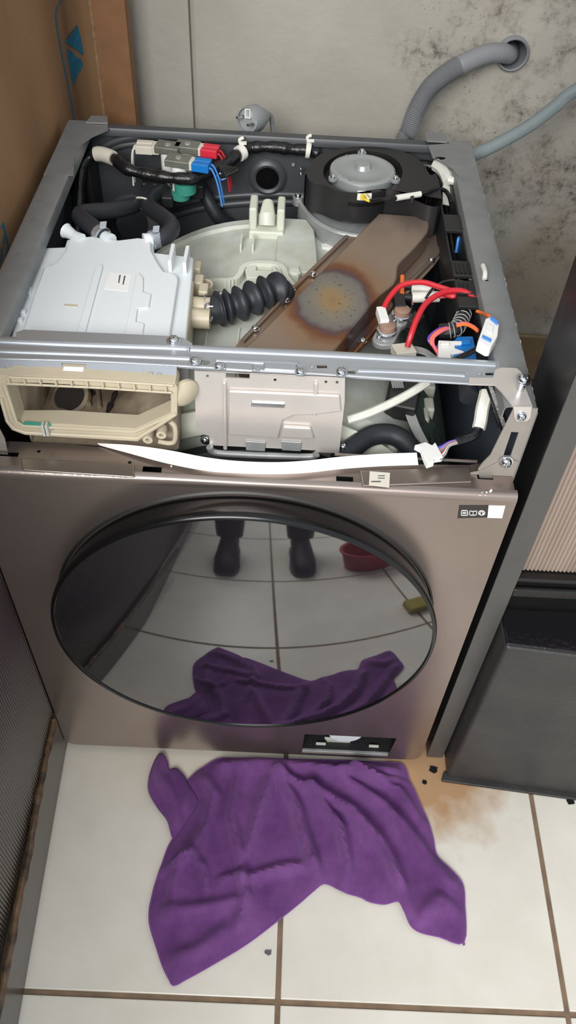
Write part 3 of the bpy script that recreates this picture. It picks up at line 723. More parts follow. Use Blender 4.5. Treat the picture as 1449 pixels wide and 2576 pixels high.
for hx, hy in ((18, 922), (400, 943), (378, 942)):
    v = slant(hx, hy); MB().lathe([(.0032, 0), (.0026, .0012), (.0016, .0012), (.0014, .0002)], v, (0, -.42, .9), 10).build('rivet', 'alu', cb_)
# raised pads round the screw holes
for pxs in ([(488, 898), (532, 899), (534, 922), (482, 920)], [(842, 922), (900, 926), (903, 949), (838, 946)]):
    pass
for sx, sy, r in ((437, 858, .0062), (490, 910, .0052), (551, 922, .0046), (755, 936, .0048), (858, 937, .0054)):
    screw(cb_, pz(sx, sy, BZ + 0.003), r, (0, -.1, 1))
for hx, hy in ((648, 930), (785, 921), (1206, 939)):
    MB().lathe([(.0030, 0), (.0026, .0012), (.0016, .0012), (.0014, .0002)], pz(hx, hy, BZ + .0004), n=10).build('rivet', 'alu', cb_)
for x0, x1 in ((565, 635), (662, 745)):
    MB().prism(pzs([(x0, 916), (x1, 920), (x1 + 2, 938), (x0 + 2, 933)], BZ + .0003), (0, 0, .003)).build('pressed_pad', 'zinc', cb_, bevel=.0015, seg=3)
# right end bracket: tab over the side flange, drop to the corner, folded ear
MB().prism(pzs([(1240, 950), (1246, 930), (1262, 924), (1300, 926), (1312, 936), (1318, 965), (1340, 1022), (1292, 1024), (1280, 1008), (1262, 985), (1245, 968), (1180, 966), (1180, 950)], .7835), (0, 0, -.0016)).build('end_bracket', 'zinc_plate', cb_, smooth=False)
MB().prism([(v.x, 0.0300, v.z) for v in pys([(1292, 1024), (1338, 1024), (1334, 1052), (1325, 1060), (1300, 1060), (1294, 1050)], 0.030)], (0, .0015, 0)).build('folded_ear', 'zinc_plate', cb_, smooth=False)
v = py(1312, 1046, .03); screw(cb_, (v.x, .0298, v.z), .0048, (0, -1, .1))
v = pz(1309, 978, .7838)
MB().lathe([(.0042, 0), (.0042, .012)], v, n=12).build('bolt_shank', 'chrome', cb_); screw(cb_, v + Vector((0, 0, .012)), .0068, (.1, -.1, 1))

# --- metal bracket plate hanging below the bar
PY_ = 0.068
def pl_(pxs): return pys(pxs, PY_)
bracket = MB().prism(pl_([(489, 934), (868, 952), (867, 1010), (853, 1140), (795, 1138), (793, 1133), (528, 1120), (526, 1096), (505, 1090), (493, 1080)]), (0, .0015, 0),
    [pl_([(568, 937), (628, 940), (628, 953), (568, 950)])] + [[py(hx + 4*math.cos(a), hy + 4*math.sin(a), PY_) for a in [2*math.pi*k/8 for k in range(8)]] for hx, hy in ((692, 956), (522, 946), (848, 962), (820, 961))]).build('bracket_plate', 'zinc_plate', wm, smooth=False)
def emb(pxs, h=.003, bev=.0025, mt='zinc_plate', name='pressing', y=PY_):
    return MB().prism([(v.x, y - h, v.z) for v in pys(pxs, y)], (0, h - .0001, 0)).build(name, mt, bracket, bevel=bev, seg=3)
emb([(575, 978), (855, 990), (858, 1030), (792, 1038), (740, 1040), (712, 1052), (704, 1080), (700, 1098), (575, 1088)], .004)
emb([(560, 958), (570, 958), (572, 1128), (562, 1127)], .0035, .0015); emb([(790, 960), (800, 960), (796, 1042), (786, 1042)], .0035, .0015)
emb([(634, 1003), (718, 1007), (716, 1018), (632, 1014)], .006, .001, 'chrome', 'bright_lip')
emb([(712, 1066), (782, 1070), (790, 1098), (706, 1094)], .005, .002)
for x0 in (617, 707): emb([(x0, 1107), (x0 + 52, 1110), (x0 + 50, 1133), (x0 + 2, 1130)], .0022, .0012, 'alu', 'pressed_pocket')
lipb = MB().tube(smooth_path([(v.x, PY_ - .004, v.z) for v in pl_([(528, 1118), (540, 1132), (600, 1137), (700, 1141), (780, 1143), (797, 1136)])], 4), .0042, 10).build('bottom_roll', 'alu', bracket)
for q in ((516, 1106), (862, 1124)): screw(bracket, py(q[0], q[1], PY_ + .01), .005, (-.6, -1, .2))

# --- tub
tub = MB().lathe([(0.06, 0.0), (0.245, 0.0), (0.262, 0.006), (0.2645, 0.02), (0.2645, 0.36), (0.2695, 0.362), (0.2695, 0.375), (0.262, 0.382), (0.10, 0.392)], (0.010, 0.12, 0.442), (0, 1, 0), 96, close=False).build('tub', 'tub', wm)
def tub_z(x, r=0.2645): return 0.442 + math.sqrt(max(0.0, r*r - (x - 0.010) ** 2))
def on_tub(px_, py_, h=0.0):
    lo = pz(px_, py_, 0.70)
    for _ in range(12): lo = pz(px_, py_, tub_z(lo.x) + h)
    return lo
# suspension lug
c = on_tub(668, 598); c.y += 0.0
lug = MB()
lug.box(c.x - .024, c.x + .026, c.y - .002, c.y + .050, c.z - .012, c.z + .010)
lug.box(c.x - .024, c.x - .013, c.y + .006, c.y + .046, c.z + .006, c.z + .040); lug.box(c.x + .015, c.x + .026, c.y + .006, c.y + .046, c.z + .006, c.z + .040)
lo_ = lug.build('suspension_lug', 'tub_light', tub, bevel=.003)
MB().tube([(c.x + .001, c.y + .012, c.z + .012), (c.x + .001, c.y + .018, c.z + .022), (c.x + .001, c.y + .042, c.z + .030)], [.012, .012, .008], 14).build('spring_seat', 'tub_light', tub)
# curb moulding and ribs on the tub
cur = [(505, 706), (545, 703), (588, 701), (604, 686), (614, 668), (640, 659), (690, 661), (712, 672), (722, 696), (738, 716)]
pts = smooth_path([on_tub(a, b2, .012) for a, b2 in cur], 5)
w_ = MB()
for k in range(len(pts) - 1):
    a, b2 = pts[k], pts[k + 1]; d = (b2 - a); nrm = Vector((-d.y, d.x, 0)).normalized() * .0035
    zz = min(tub_z(a.x), tub_z(b2.x)) - .01
    w_.prism([a + nrm, b2 + nrm, b2 - nrm, a - nrm], (0, 0, zz - a.z))
w_.build('curb', 'tub_light', tub)
o = on_tub(665, 690, .004)
MB().prism(pzs([(628, 676), (688, 680), (700, 700), (698, 716), (620, 714), (616, 694)], o.z - .004), (0, 0, .010), [pzs([(645, 684), (683, 686), (686, 698), (644, 696)], o.z - .004)]).build('pad', 'tub_light', tub, bevel=.003)
for q in ((607, 620), (637, 622), (748, 700)):
    a = on_tub(*q); MB().box(a.x - .0015, a.x + .0015, a.y - .014, a.y + .014, a.z - .006, a.z + .012).build('rib', 'tub_light', tub, bevel=.001)
a = on_tub(740, 700); MB().lathe([(.009, -.02), (.009, .010), (.006, .013), (.001, .0135)], a, n=16).build('stud', 'tub_light', tub)
for q in ((735, 728), (555, 740)):
    screw(tub, on_tub(q[0], q[1], .002), .0045)
for x in (-.06, -.02, .03):
    MB().box(x - .001, x + .001, .14, .24, tub_z(x) - .004, tub_z(x) + .003).build('rib', 'tub_light', tub)
# stepped plate at the back right of the tub
st2 = pzs([(700, 562), (770, 566), (790, 592), (796, 640), (800, 700), (690, 700)], .702)
MB().prism(st2, (0, 0, .010)).build('step', 'tub', tub, bevel=.003)
# front ring hardware seen below the bar
for q, h, w2 in (((975, 1040), .05, .012), ((1065, 985), .05, .014), ((1060, 1065), .05, .008), ((960, 1080), .03, .010), ((1075, 1040), .04, .007)):
    a = pz(q[0], q[1], .60); MB().box(a.x - w2, a.x + w2, a.y - .012, a.y + .014, a.z - h, a.z + .018).build('clamp_block', 'tub_light', tub, bevel=.004)
a = pz(990, 1110, .64); MB().tube([(a.x, a.y, a.z - .07), a, (a.x, a.y, a.z + .012)], [.0085, .0085, .007], 12).build('peg', 'tub_white', tub)
MB().lathe([(0.235, 0), (0.252, -0.006), (0.258, -0.016), (0.245, -0.022), (0.225, -0.020)], (0.010, 0.118, 0.442), (0, 1, 0), 96, close=False).build('front_ring', 'tub_light', tub)
MB().lathe([(0.20, 0.0), (0.215, -.012), (0.22, -.03), (0.206, -.05), (0.205, -.075)], (0.010, 0.112, 0.432), (0, 1, 0), 72, close=False).build('door_seal', 'rubber', wm)
# felt wrap on the right of the tub
fe = MB(); n = 14; vs = []
for j in range(2):
    for k in range(n + 1):
        a = math.radians(2 + 45 * k / n)
        for r in (0.2735, 0.2765): vs.append((0.010 + min(r * math.cos(a), .279), 0.085 + 0.40 * j, 0.442 + r * math.sin(a)))
s2 = 2 * (n + 1); fs = []
for k in range(n):
    i = 2 * k; fs += [(i, i+2, i+2+s2, i+s2), (i+1, i+1+s2, i+3+s2, i+3), (i, i+1, i+3, i+2), (i+s2, i+2+s2, i+3+s2, i+1+s2)]
fs += [(0, s2, s2+1, 1), (2*n, 2*n+1, 2*n+1+s2, 2*n+s2)]
fe.add(vs, fs).build('felt_wrap', 'felt', wm)

# --- detergent housing
DZ = 0.757
dh_ = MB().prism(pzs([(26, 842), (37, 803), (60, 725), (97, 650), (106, 622), (162, 620), (168, 600), (386, 612), (388, 634), (487, 645), (483, 706), (466, 880), (20, 862)], DZ), (0, 0, -.056)).build('detergent_housing', 'white_plastic', wm, bevel=.003)
lid_px = [(64, 830), (88, 752), (112, 684), (118, 679), (133, 677), (146, 668), (166, 641), (180, 602), (209, 606), (235, 604), (263, 611), (300, 614), (348, 608), (379, 612), (382, 641), (396, 668), (412, 692), (440, 699), (448, 706), (449, 716), (425, 872), (52, 858)]
MB().prism(pzs(lid_px, DZ + .0002), (0, 0, .006)).build('lid', 'white_plastic', dh_, bevel=.0022, seg=3)
lz = DZ + .0063
MB().prism(pzs([(191, 850), (240, 676), (247, 668), (256, 668), (259, 676), (212, 852)], lz), (0, 0, .0022)).build('lid_rib', 'white_plastic', dh_, bevel=.001)
MB().prism(pzs([(312, 855), (343, 692), (350, 690), (361, 703), (360, 738), (380, 744), (375, 777), (346, 780), (342, 812), (363, 818), (358, 858)], lz), (0, 0, .0022)).build('lid_step', 'white_plastic', dh_, bevel=.001)
MB().prism(pzs([(162, 767), (194, 769), (194, 772), (162, 770)], lz), (0, 0, .0012)).build('lid_mark', 'cream_plastic', dh_)
lab = MB().prism(pzs([(278, 685), (332, 691), (323, 733), (261, 727)], lz), (0, 0, .0003)).build('label_sticker', 'sticker_white', dh_, smooth=False)
for q in ([(300, 692), (304, 692), (300, 712), (297, 712)], [(312, 694), (316, 694), (311, 716), (308, 716)]): MB().prism(pzs(q, lz + .0004), (0, 0, .0002)).build('fine_print', 'print_grey', lab, smooth=False)
# clips on the left edge, tabs at the right
for q in ((58, 730), (57, 738), (44, 788), (36, 808)): a = pz(q[0], q[1], DZ); MB().box(a.x - .004, a.x + .010, a.y - .003, a.y + .003, a.z - .012, a.z + .004).build('clip', 'white_plastic', dh_, bevel=.001)
for q in ((436, 645), (472, 650)): a = pz(q[0], q[1], DZ); MB().box(a.x - .002, a.x + .003, a.y - .035, a.y + .004, a.z - .004, a.z + .016).build('wire_guide', 'white_plastic', dh_, bevel=.001)
lp = pz(86, 640, .765)
MB().tube(smooth_path([pz(78, 620, .770), pz(84, 600, .776), pz(92, 618, .770), pz(98, 655, .755), pz(90, 670, .75), pz(80, 645, .76)], 5, closed=True), .0022, 8, closed=True).build('hanger_loop', 'cream_connector', dh_)
MB().prism(pzs([(452, 720), (488, 706), (470, 865), (430, 862)], DZ - .004), (0, 0, -.05)).build('side_pocket', 'cream_plastic', dh_, bevel=.002)
for q in ((494, 665), (500, 700), (512, 722)): a = pz(q[0], q[1], .745); MB().box(a.x - .006, a.x + .006, a.y - .010, a.y + .010, a.z - .05, a.z).build('guide_rib', 'cream_plastic', dh_, bevel=.002)
a = pz(512, 718, .735); MB().lathe([(.012, -.02), (.012, .002), (.009, .002), (.009, -.02)], a, n=18, close=False).build('eyelet', 'cream_plastic', dh_)
for q in ((478, 770), (476, 800)): a = pz(q[0], q[1], .735); MB().tube([a, a + Vector((.025, 0, 0))], .012, 14).build('outlet_spigot', 'cream_plastic', dh_)
# capped port and the two spigots
a, b2 = pz(205, 603, .762), pz(170, 583, .764); MB().tube([a, a.lerp(b2, .45), a.lerp(b2, .5), b2, b2 + (b2 - a) * .12], [.008, .0065, .0062, .0085, .010], 14).build('capped_port', 'white_plastic', dh_)
for (x0, y0), (x1, y1) in (((278, 606), (258, 592)), ((362, 606), (392, 601))):
    a, b2 = pz(x0, y0, .760), pz(x1, y1, .760); MB().tube([a, b2], [.0095, .0075], 14).build('spigot', 'white_plastic', dh_)
# front frame with the drawer opening
FY = 0.046
outer_px = [(-8, 944), (100, 946), (250, 954), (440, 965), (446, 975), (445, 1046), (412, 1068), (346, 1110), (62, 1094), (30, 1082), (14, 1062), (-2, 1004)]
inner_px = [(16, 962), (120, 964), (430, 984), (430, 1038), (340, 1078), (150, 1066), (48, 1066), (40, 1052)]
fo, fi = [(v.x, FY, v.z) for v in pys(outer_px, FY)], [(v.x, FY, v.z) for v in pys(inner_px, FY)]
frm = MB().prism(fo, (0, .022, 0), [fi]).build('drawer_frame', 'cream_plastic', dh_, bevel=.0012)
cv = MB(); xa, xb, ya, yb, za, zb2 = -.246, -.080, FY + .0225, .27, .662, .752
fo_c = [(v[0], v[2]) for v in fi]
cv.box(xa, xb, ya, yb, za - .002, za); cv.box(xa, xb, yb, yb + .002, za, zb2)
cv.box(xa - .002, xa, ya, yb, za, zb2); cv.box(xb, xb + .002, ya, yb, za, zb2)
cv.prism([(xb, ya, za), (xb, ya, za + .060), (xb - .085, ya, za)], (0, yb - ya, 0))
cav = cv.build('drawer_cavity', 'cream_dirty', dh_, smooth=False)
sc_ = pz(178, 1000, za + .004); ax_ = Vector((-.15, -.45, .9))
MB().lathe([(.0245, -.004), (.0235, .004), (.020, .007), (.0185, .004), (.0175, -.002)], sc_, ax_, 26, close=False).build('siphon_cup', 'cream_dirty', cav)
MB().lathe([(.0185, .0045), (.0005, .0040)], sc_, ax_, 22, close=False).build('siphon_hole', 'dirt_hole', cav)
MB().tube([pz(218, 985, za + .002), pz(222, 1020, za + .003)], .004, 8).build('rib', 'cream_dirty', cav)
MB().tube([pz(246, 980, za + .002), pz(250, 1025, za + .003)], .003, 8).build('rib', 'cream_dirty', cav)
for q, r in (((208, 998), .010), ((228, 990), .006)):
    MB().lathe([(r, 0), (r * .8, .0015), (.0005, .002)], pz(q[0], q[1], za + .0005), n=14).build('grime_patch', 'dirt_hole', cav)
MB().tube(smooth_path([pz(262, 1058, za), pz(282, 1010, za + .001), pz(298, 975, za + .001)], 5), [.003 + .0015 * math.sin(i * 2.1) for i in range(11)], 8).build('grime_streak', 'dirt_hole', cav)
# ribs along the top of the frame and its lower rail
for k in range(11):
    f = k / 10.0; x = 22 + f * 395; yv = 950 + f * 20
    v0, v1 = py(x, yv - 6, FY), py(x + 1, yv + 10, FY)
    MB().box(v0.x - .0009, v0.x + .0009, FY - .004, FY - .0002, v1.z, v0.z).build('rib', 'cream_plastic', frm)
for pts in ([(20, 949), (240, 957), (436, 970)], [(16, 965), (240, 975), (432, 988)]):
    q = [py(a_, b3, FY - .002) for a_, b3 in pts]; MB().tube(q, .0013, 8).build('rail', 'cream_plastic', frm)
q = [py(a_, b3, FY - .001) for a_, b3 in [(2, 1000), (18, 1058), (36, 1078), (66, 1088), (345, 1102), (410, 1062), (443, 1040)]]
MB().tube(q, .0022, 8).build('outer_rail', 'cream_plastic', frm)
q = [py(a_, b3, FY - .001) for a_, b3 in [(10, 965), (40, 1058), (60, 1072), (338, 1086), (434, 1044)]]
MB().tube(q, .002, 8).build('inner_rail', 'cream_plastic', frm)
for x in (110, 119): v = py(x, 1080, FY - .004); MB().box(v.x - .0015, v.x + .0015, FY - .007, FY - .0002, v.z - .008, v.z + .008).build('catch', 'tub', frm, bevel=.0005)
v = py(100, 1078, FY - .0032); MB().prism([(v.x - .020, FY - .0003, v.z + .001), (v.x + .014, FY - .0003, v.z - .004), (v.x + .012, FY - .0003, v.z + .006), (v.x - .016, FY - .0003, v.z + .007)], (0, -.0004, 0)).build('blue_residue', 'teal_coil', frm)
for q in ((372, 1104), (406, 1092)): v = py(q[0], q[1], FY); MB().lathe([(.0055, 0), (.0055, .012), (.0025, .012), (.0025, .002)], (v.x, FY + .010, v.z), (0, -1, 0), 14, close=False).build('screw_boss', 'cream_plastic', frm)
MB().tube(smooth_path([py(a_, b3, FY + .006) for a_, b3 in ((428, 1060), (440, 1075), (440, 1108), (425, 1115), (398, 1110))], 4), .0028, 8).build('hook', 'cream_plastic', frm)
v = py(462, 985, .06); MB().lathe([(.016, 0), (.016, .004), (.010, .008), (.001, .009)], v, (.6, -.8, 0), 20).build('round_cap', 'cream_plastic', dh_)

# --- bellows hose with wire clamp
hp = smooth_path([pz(500, 780, .728), pz(535, 780, .728), pz(560, 775, .728), pz(600, 765, .730), pz(650, 745, .732), pz(690, 730, .734), pz(705, 740, .722), pz(708, 760, .700)], 12)
ln = len(hp); rr = []
for i in range(ln):
    f = i / (ln - 1)
    if f < .22: rr.append(.0175)
    elif f < .80: rr.append(.0185 + .0042 * math.sin((f - .22) / .58 * 2 * math.pi * 6.0))
    else: rr.append(.0185)
bh = MB().tube(hp, rr, 22).build('bellows_hose', 'rubber', wm, ang=70)
a = pz(510, 780, .728)
MB().tube(smooth_path([a + Vector((.001 * k, .0185 * math.cos(t), .0185 * math.sin(t))) for k, t in enumerate([math.pi * 2 * j / 12 for j in range(12)])], 4, closed=True), .0011, 6, closed=True).build('wire_clamp', 'chrome', bh)
MB().tube(smooth_path([pz(528, 764, .749), pz(520, 762, .749), pz(519, 770, .749), pz(536, 771, .749)], 4), .0011, 6).build('wire_clamp', 'chrome', bh)
MB().tube(smooth_path([pz(506, 798, .735), pz(512, 808, .730), pz(530, 806, .730), pz(534, 798, .735)], 4), .0011, 6).build('wire_clamp', 'chrome', bh)

# --- blower
BZt = .773
vol = [(766, 470), (768, 440), (780, 412), (806, 388), (850, 374), (910, 368), (970, 371), (1022, 384), (1062, 408), (1082, 440), (1089, 480), (1094, 530), (1098, 578), (1060, 580), (990, 545), (940, 540), (890, 548), (845, 544), (804, 527), (776, 500)]
well = [pz(913 + 100 * math.cos(a), 432 + 55 * math.sin(a), BZt) for a in [2*math.pi*k/32 for k in range(32)]]
volp = [(v.x, min(v.y, .612), BZt) for v in smooth_path([pz(a, c, BZt - (.038 if c > 500 else .026 if c > 465 else 0)) for a, c in vol], 3, closed=True)]
blw = MB().prism(volp, (0, 0, -.044), [[(v.x, v.y, v.z) for v in well]]).build('blower_housing', 'black_plastic', wm, bevel=.012, seg=4)
blw.modifiers['bevel'].angle_limit = math.radians(60)
MB().prism([(v.x, v.y, BZt - .014) for v in well], (0, 0, -.006)).build('well_floor', 'black_plastic', blw)
mc = pz(913, 424, .777)
MB().lathe([(.046, -.020), (.047, -.004), (.0462, -.0012), (.044, 0), (.038, .0004), (.0365, -.0004), (.020, .0002), (.0185, .0006), (.0125, .001), (.0115, .002), (.0105, .0062), (.0095, .0072), (.001, .0076)], mc, n=48).build('motor', 'motor', blw)
for q in ((911, 383), (838, 446), (995, 450)):
    a = pz(q[0], q[1], .777); MB().lathe([(.0065, -.004), (.0065, 0), (.004, .0008)], a, n=14).build('motor_lug', 'motor', blw); screw(blw, a + Vector((0, 0, .001)), .0040)
for q in ((880, 453), (872, 392), (990, 430)):
    MB().lathe([(.0022, 0), (.0018, .001), (.0004, .0011)], pz(q[0], q[1], .7772), n=8).build('rivet', 'chrome', blw)
a = pz(918, 482, .775); MB().box(a.x - .010, a.x + .010, a.y - .003, a.y + .007, a.z - .012, a.z - .002).build('motor_connector', 'white_connector', blw, bevel=.001)
a = pz(917, 486, .7755); MB().box(a.x - .005, a.x + .006, a.y - .004, a.y + .001, a.z - .008, a.z - .0015).build('connector_insert', 'yellow_wire', blw, bevel=.0008)
wire('motor_wire', [(915, 488, .776), (916, 500, .776), (930, 507, .776)], .0013, 'yellow_wire', blw)
wire('motor_wire', [(918, 488, .777), (925, 498, .777), (934, 506, .776)], .0012, 'white_wire', blw)
wire('motor_wire', [(922, 488, .776), (924, 500, .776), (936, 504, .776)], .0012, 'yellow_wire', blw)
wire('motor_lead', [(930, 506, .776), (960, 502, .776), (1000, 498, .777), (1060, 487, .777), (1095, 476, .774), (1120, 480, .768), (1132, 500, .76), (1137, 530, .745)], .0028, 'black_tape', blw)
wire('white_sleeve', [(997, 498, .7775), (1020, 494, .7775), (1040, 491, .7775), (1058, 488, .7775)], .0040, 'white_sleeve', blw)
a = pz(1035, 497, .776); MB().box(a.x - .002, a.x + .003, a.y - .008, a.y + .003, a.z - .004, a.z + .003).build('cable_tie', 'black_plastic', blw, bevel=.0006)
# outlet spur of the volute under the duct end
low = smooth_path(pzs([(750, 504), (768, 530), (798, 560), (846, 584), (905, 594), (960, 600), (980, 540), (900, 470), (800, 450)], .722), 3, closed=True)
al = MB().prism(low, (0, 0, -.045)).build('blower_base', 'alu', wm, bevel=.006, seg=3)
MB().tube(smooth_path(pzs([(752, 505), (769, 530), (799, 560), (847, 584), (906, 595)], .7215), 4), .004, 8).build('flange_bead', 'alu', al)
for q in ((750, 494),): 
    a = pz(q[0], q[1], .728); MB().lathe([(.008, -.012), (.008, 0)], a, n=14).build('screw_lug', 'alu', al); screw(al, a, .0048)
for q in ((757, 438), (757, 425)): screw(al, pz(q[0], q[1], .735), .003)
a, b2 = pz(820, 570, .716), pz(855, 572, .716)
MB().prism([a, b2, pz(852, 606, .700), pz(845, 618, .690), pz(815, 612, .690), pz(818, 600, .700)], (0, .003, .004)).build('bracket', 'alu', al, bevel=.001)
screw(al, pz(826, 603, .703), .004, (0, -.5, 1))
a = pz(824, 624, .694); MB().box(a.x - .009, a.x + .009, a.y - .006, a.y + .006, a.z - .010, a.z + .004).build('edge_clip', 'white_connector', al, bevel=.001)

# --- heater duct
flg = [(925, 545), (1092, 560), (1121, 594), (1124, 604), (1112, 640), (1092, 668), (1060, 703), (1018, 748), (985, 790), (945, 845), (880, 905), (840, 925), (570, 905), (600, 860), (870, 594)]
dct = MB().prism(pzs(flg, .722), (0, 0, -.002)).build('heater_duct', 'duct_steel', wm, bevel=.0006)
chn = [(948, 541), (960, 536), (1062, 544), (1076, 550), (1081, 562), (1076, 584), (1045, 622), (1012, 655), (1002, 672), (1000, 690), (992, 712), (960, 738), (905, 800), (838, 885), (810, 910), (600, 905), (640, 850), (780, 710), (905, 584)]
MB().prism(smooth_path(pzs(chn, .750), 2, closed=True), (0, 0, -.0275)).build('channel', 'duct_steel', dct, bevel=.007, seg=4)
MB().tube(smooth_path([pz(a_, b3, .7235) for a_, b3 in ((1098, 580), (1112, 604), (1098, 640), (1052, 690), (1015, 728), (940, 830), (885, 895))], 4), .0035, 8).build('pressed_bead', 'duct_steel', dct)
MB().tube(smooth_path([pz(a_, b3, .7240) for a_, b3 in ((872, 596), (740, 724), (610, 858))], 4), .003, 8).build('folded_edge', 'duct_steel', dct)
for q in ((1113, 592), (1085, 655), (1041, 647), (943, 760), (870, 846), (912, 858), (788, 690), (720, 755), (733, 728), (642, 827), (1078, 588)):
    screw(dct, pz(q[0], q[1], .7245), .0044)
# thermostats on a cast bracket
tb = MB().prism(smooth_path(pzs([(935, 862), (950, 836), (965, 812), (1000, 790), (1030, 800), (1032, 818), (1008, 838), (992, 872), (975, 882), (945, 878)], .726), 2, closed=True), (0, 0, .008)).build('thermostat_bracket', 'alu', dct, bevel=.002)
for q in ((1010, 792), (973, 832)):
    a = pz(q[0], q[1], .7365); MB().lathe([(.0125, 0), (.0125, .002), (.0105, .003)], a, n=22).build('thermostat', 'chrome', tb)
    MB().lathe([(.0102, .0028), (.0098, .0085), (.008, .0098), (.001, .010)], a, n=20).build('thermostat_cap', 'thermo_cap', tb)
    for dx in (-.016, .016): screw(tb, a + Vector((dx * .6, dx * .7, -.002)), .0032)
    MB().box(a.x + .010, a.x + .0115, a.y - .004, a.y + .004, a.z + .004, a.z + .018).build('terminal', 'chrome', tb)
a = pz(962, 797, .745); MB().obox(a, (.0055, .001, 0), (-.002, .014, 0), (0, 0, .0055)).build('white_connector', 'white_connector', wm, bevel=.0012)
a = pz(1045, 808, .745); MB().obox(a, (.006, -.004, 0), (.005, .009, 0), (0, 0, .006)).build('black_connector', 'black_plastic', wm, bevel=.0012)
a = pz(1003, 760, .742); MB().obox(a, (.007, .001, 0), (-.001, .016, 0), (0, 0, .006)).build('black_sleeve', 'black_plastic', wm, bevel=.002)
wire('heater_wire', [(965, 776, .748), (980, 748, .756), (1010, 718, .765), (1060, 710, .768), (1105, 722, .765), (1142, 735, .762), (1140, 745, .76), (1110, 738, .758)], .0034, 'red_wire', wm)
wire('heater_wire', [(1198, 768, .752), (1192, 748, .762), (1160, 732, .768), (1118, 735, .768), (1075, 760, .764), (1050, 800, .758), (1035, 840, .748), (1025, 872, .735)], .0036, 'red_wire', wm)
wire('thermistor_wire', [(1070, 752, .745), (1090, 725, .755), (1120, 708, .762), (1160, 707, .764), (1185, 725, .760), (1195, 750, .754)], .0017, 'black_tape', wm)
wire('orange_rod', [(1012, 695, .748), (1012, 715, .748), (1011, 738, .748)], .0028, 'orange_wire', wm)
for y0 in (722, 748):
    a, b2 = pz(1036, y0, .742), pz(1092 if y0 < 730 else 1105, y0 + (4 if y0 < 730 else -2), .744)
    MB().tube([a, b2], .0068, 12).build('heater_terminal', 'white_sleeve', wm)
    MB().tube([a + Vector((-.014, 0, 0)), a], .0045, 10).build('terminal_boot', 'black_plastic', wm)
wire('terminal_lug', [(1104, 746, .748), (1120, 744, .750), (1130, 738, .752)], .0028, 'pink_wire', wm)
a = pz(1015, 885, .728); MB().obox(a, (.012, .003, 0), (-.003, .009, 0), (0, 0, .006)).build('white_connector', 'cream_connector', wm, bevel=.001)
for k in range(5): wire('grey_wire', [(1035, 872 + 3*k, .722), (1070, 880 + 3*k, .722), (1105, 905 + 3*k, .715)], .0014, 'grey_wire', wm, 4, 6)

# --- cable duct along the right side
CX0, CX1 = .2425, .2655
def cy(px_, py_, z=.765): return pz(px_, py_, z)
y_a, y_b = .19, cy(1140, 450).y
cdp = MB(); cdp.box(CX0, CX0 + .002, y_a, y_b, .715, .763); cdp.box(CX1 - .002, CX1, y_a, y_b, .715, .763); cdp.box(CX0, CX1, y_a, y_b, .713, .715)
cdu = cdp.build('cable_duct', 'black_plastic', wm)
for p0, p1, slots_ in (((1150, 545), (1150, 585), 0), ((1180, 662), (1190, 700), 4), ((1190, 712), (1205, 745), 3), ((1200, 752), (1215, 778), 0)):
    ya, yb = cy(p1[0], p1[1]).y, cy(p0[0], p0[1]).y
    MB().box(CX0 - .001, CX1 + .001, ya, yb, .7632, .768).build('duct_lid', 'black_plastic', cdu, bevel=.001)
    for k in range(slots_): MB().box(CX0 + .003 + k * .005, CX0 + .0055 + k * .005, ya + .004, yb - .006, .7682, .7695).build('lid_rib', 'black_gloss', cdu)
for k, (mt_, q) in enumerate((('blue_wire', (1152, 602)), ('red_wire', (1156, 596)), ('teal_wire', (1170, 604)), ('pink_wire', (1171, 610)), ('orange_wire', (1178, 642)), ('white_wire', (1174, 640)))):
    a = pz(q[0], q[1], .752); MB().tube(smooth_path([a + Vector((0, -.006, -.016)), a + Vector((0, -.002, 0)), a + Vector((.001, .002, 0)), a + Vector((.002, .006, -.016))], 4), .0019, 8).build('duct_wire', mt_, cdu)
for dx, r in ((.004, .004), (.011, .0045), (.018, .004)):
    MB().tube(smooth_path([(CX0 + dx, y_a + .01, .725), (CX0 + dx + .001, .25, .732), (CX0 + dx, .36, .730), (CX0 + dx + .001, y_b - .01, .735)], 6), r, 8).build('duct_cable', 'black_tape', cdu)
wire('cable_tie', [(1215, 668, .783), (1220, 685, .786), (1219, 702, .783)], .0030, 'white_sleeve', wm)
wire('cable_tie', [(1180, 702, .766), (1200, 706, .768), (1225, 708, .781)], .0022, 'black_tape', wm)
# white tape and clip at the back right corner
wire('white_tape', [(1098, 415, .765), (1112, 425, .766), (1122, 440, .764), (1130, 460, .760)], .0095, 'white_sleeve', wm)
wire('white_tape', [(1128, 452, .768), (1140, 455, .768), (1150, 458, .768)], .0055, 'white_sleeve', wm)
a = pz(1124, 492, .75); MB().obox(a, (.006, -.002, 0), (.001, .018, .004), (0, 0, .0015)).build('white_tag', 'white_sleeve', wm, bevel=.0006)
# blue and white connectors by the bar
CZ = .752
bcn = MB().prism(pzs([(1138, 905), (1142, 875), (1138, 862), (1150, 846), (1190, 845), (1196, 870), (1200, 905)], CZ), (0, 0, -.014)).build('blue_connector', 'blue_connector', wm, bevel=.0012)
MB().prism(pzs([(1160, 858), (1182, 858), (1184, 868), (1160, 870)], CZ + .0002), (0, 0, .003)).build('latch', 'blue_connector', bcn, bevel=.0008)
wcn = MB().prism(pzs([(1102, 902), (1103, 855), (1145, 857), (1145, 875), (1170, 884), (1135, 890), (1135, 903)], CZ + .0022), (0, 0, -.012)).build('white_connector', 'white_connector', wm, bevel=.0012)
MB().prism(pzs([(1140, 857), (1170, 858), (1170, 863), (1140, 866)], CZ + .0026), (0, 0, -.003)).build('latch_arm', 'white_connector', wcn, bevel=.0006)
MB().prism(pzs([(1108, 862), (1130, 863), (1130, 870), (1108, 870)], CZ + .0026), (0, 0, .0025)).build('latch_pad', 'white_connector', wcn, bevel=.0006)
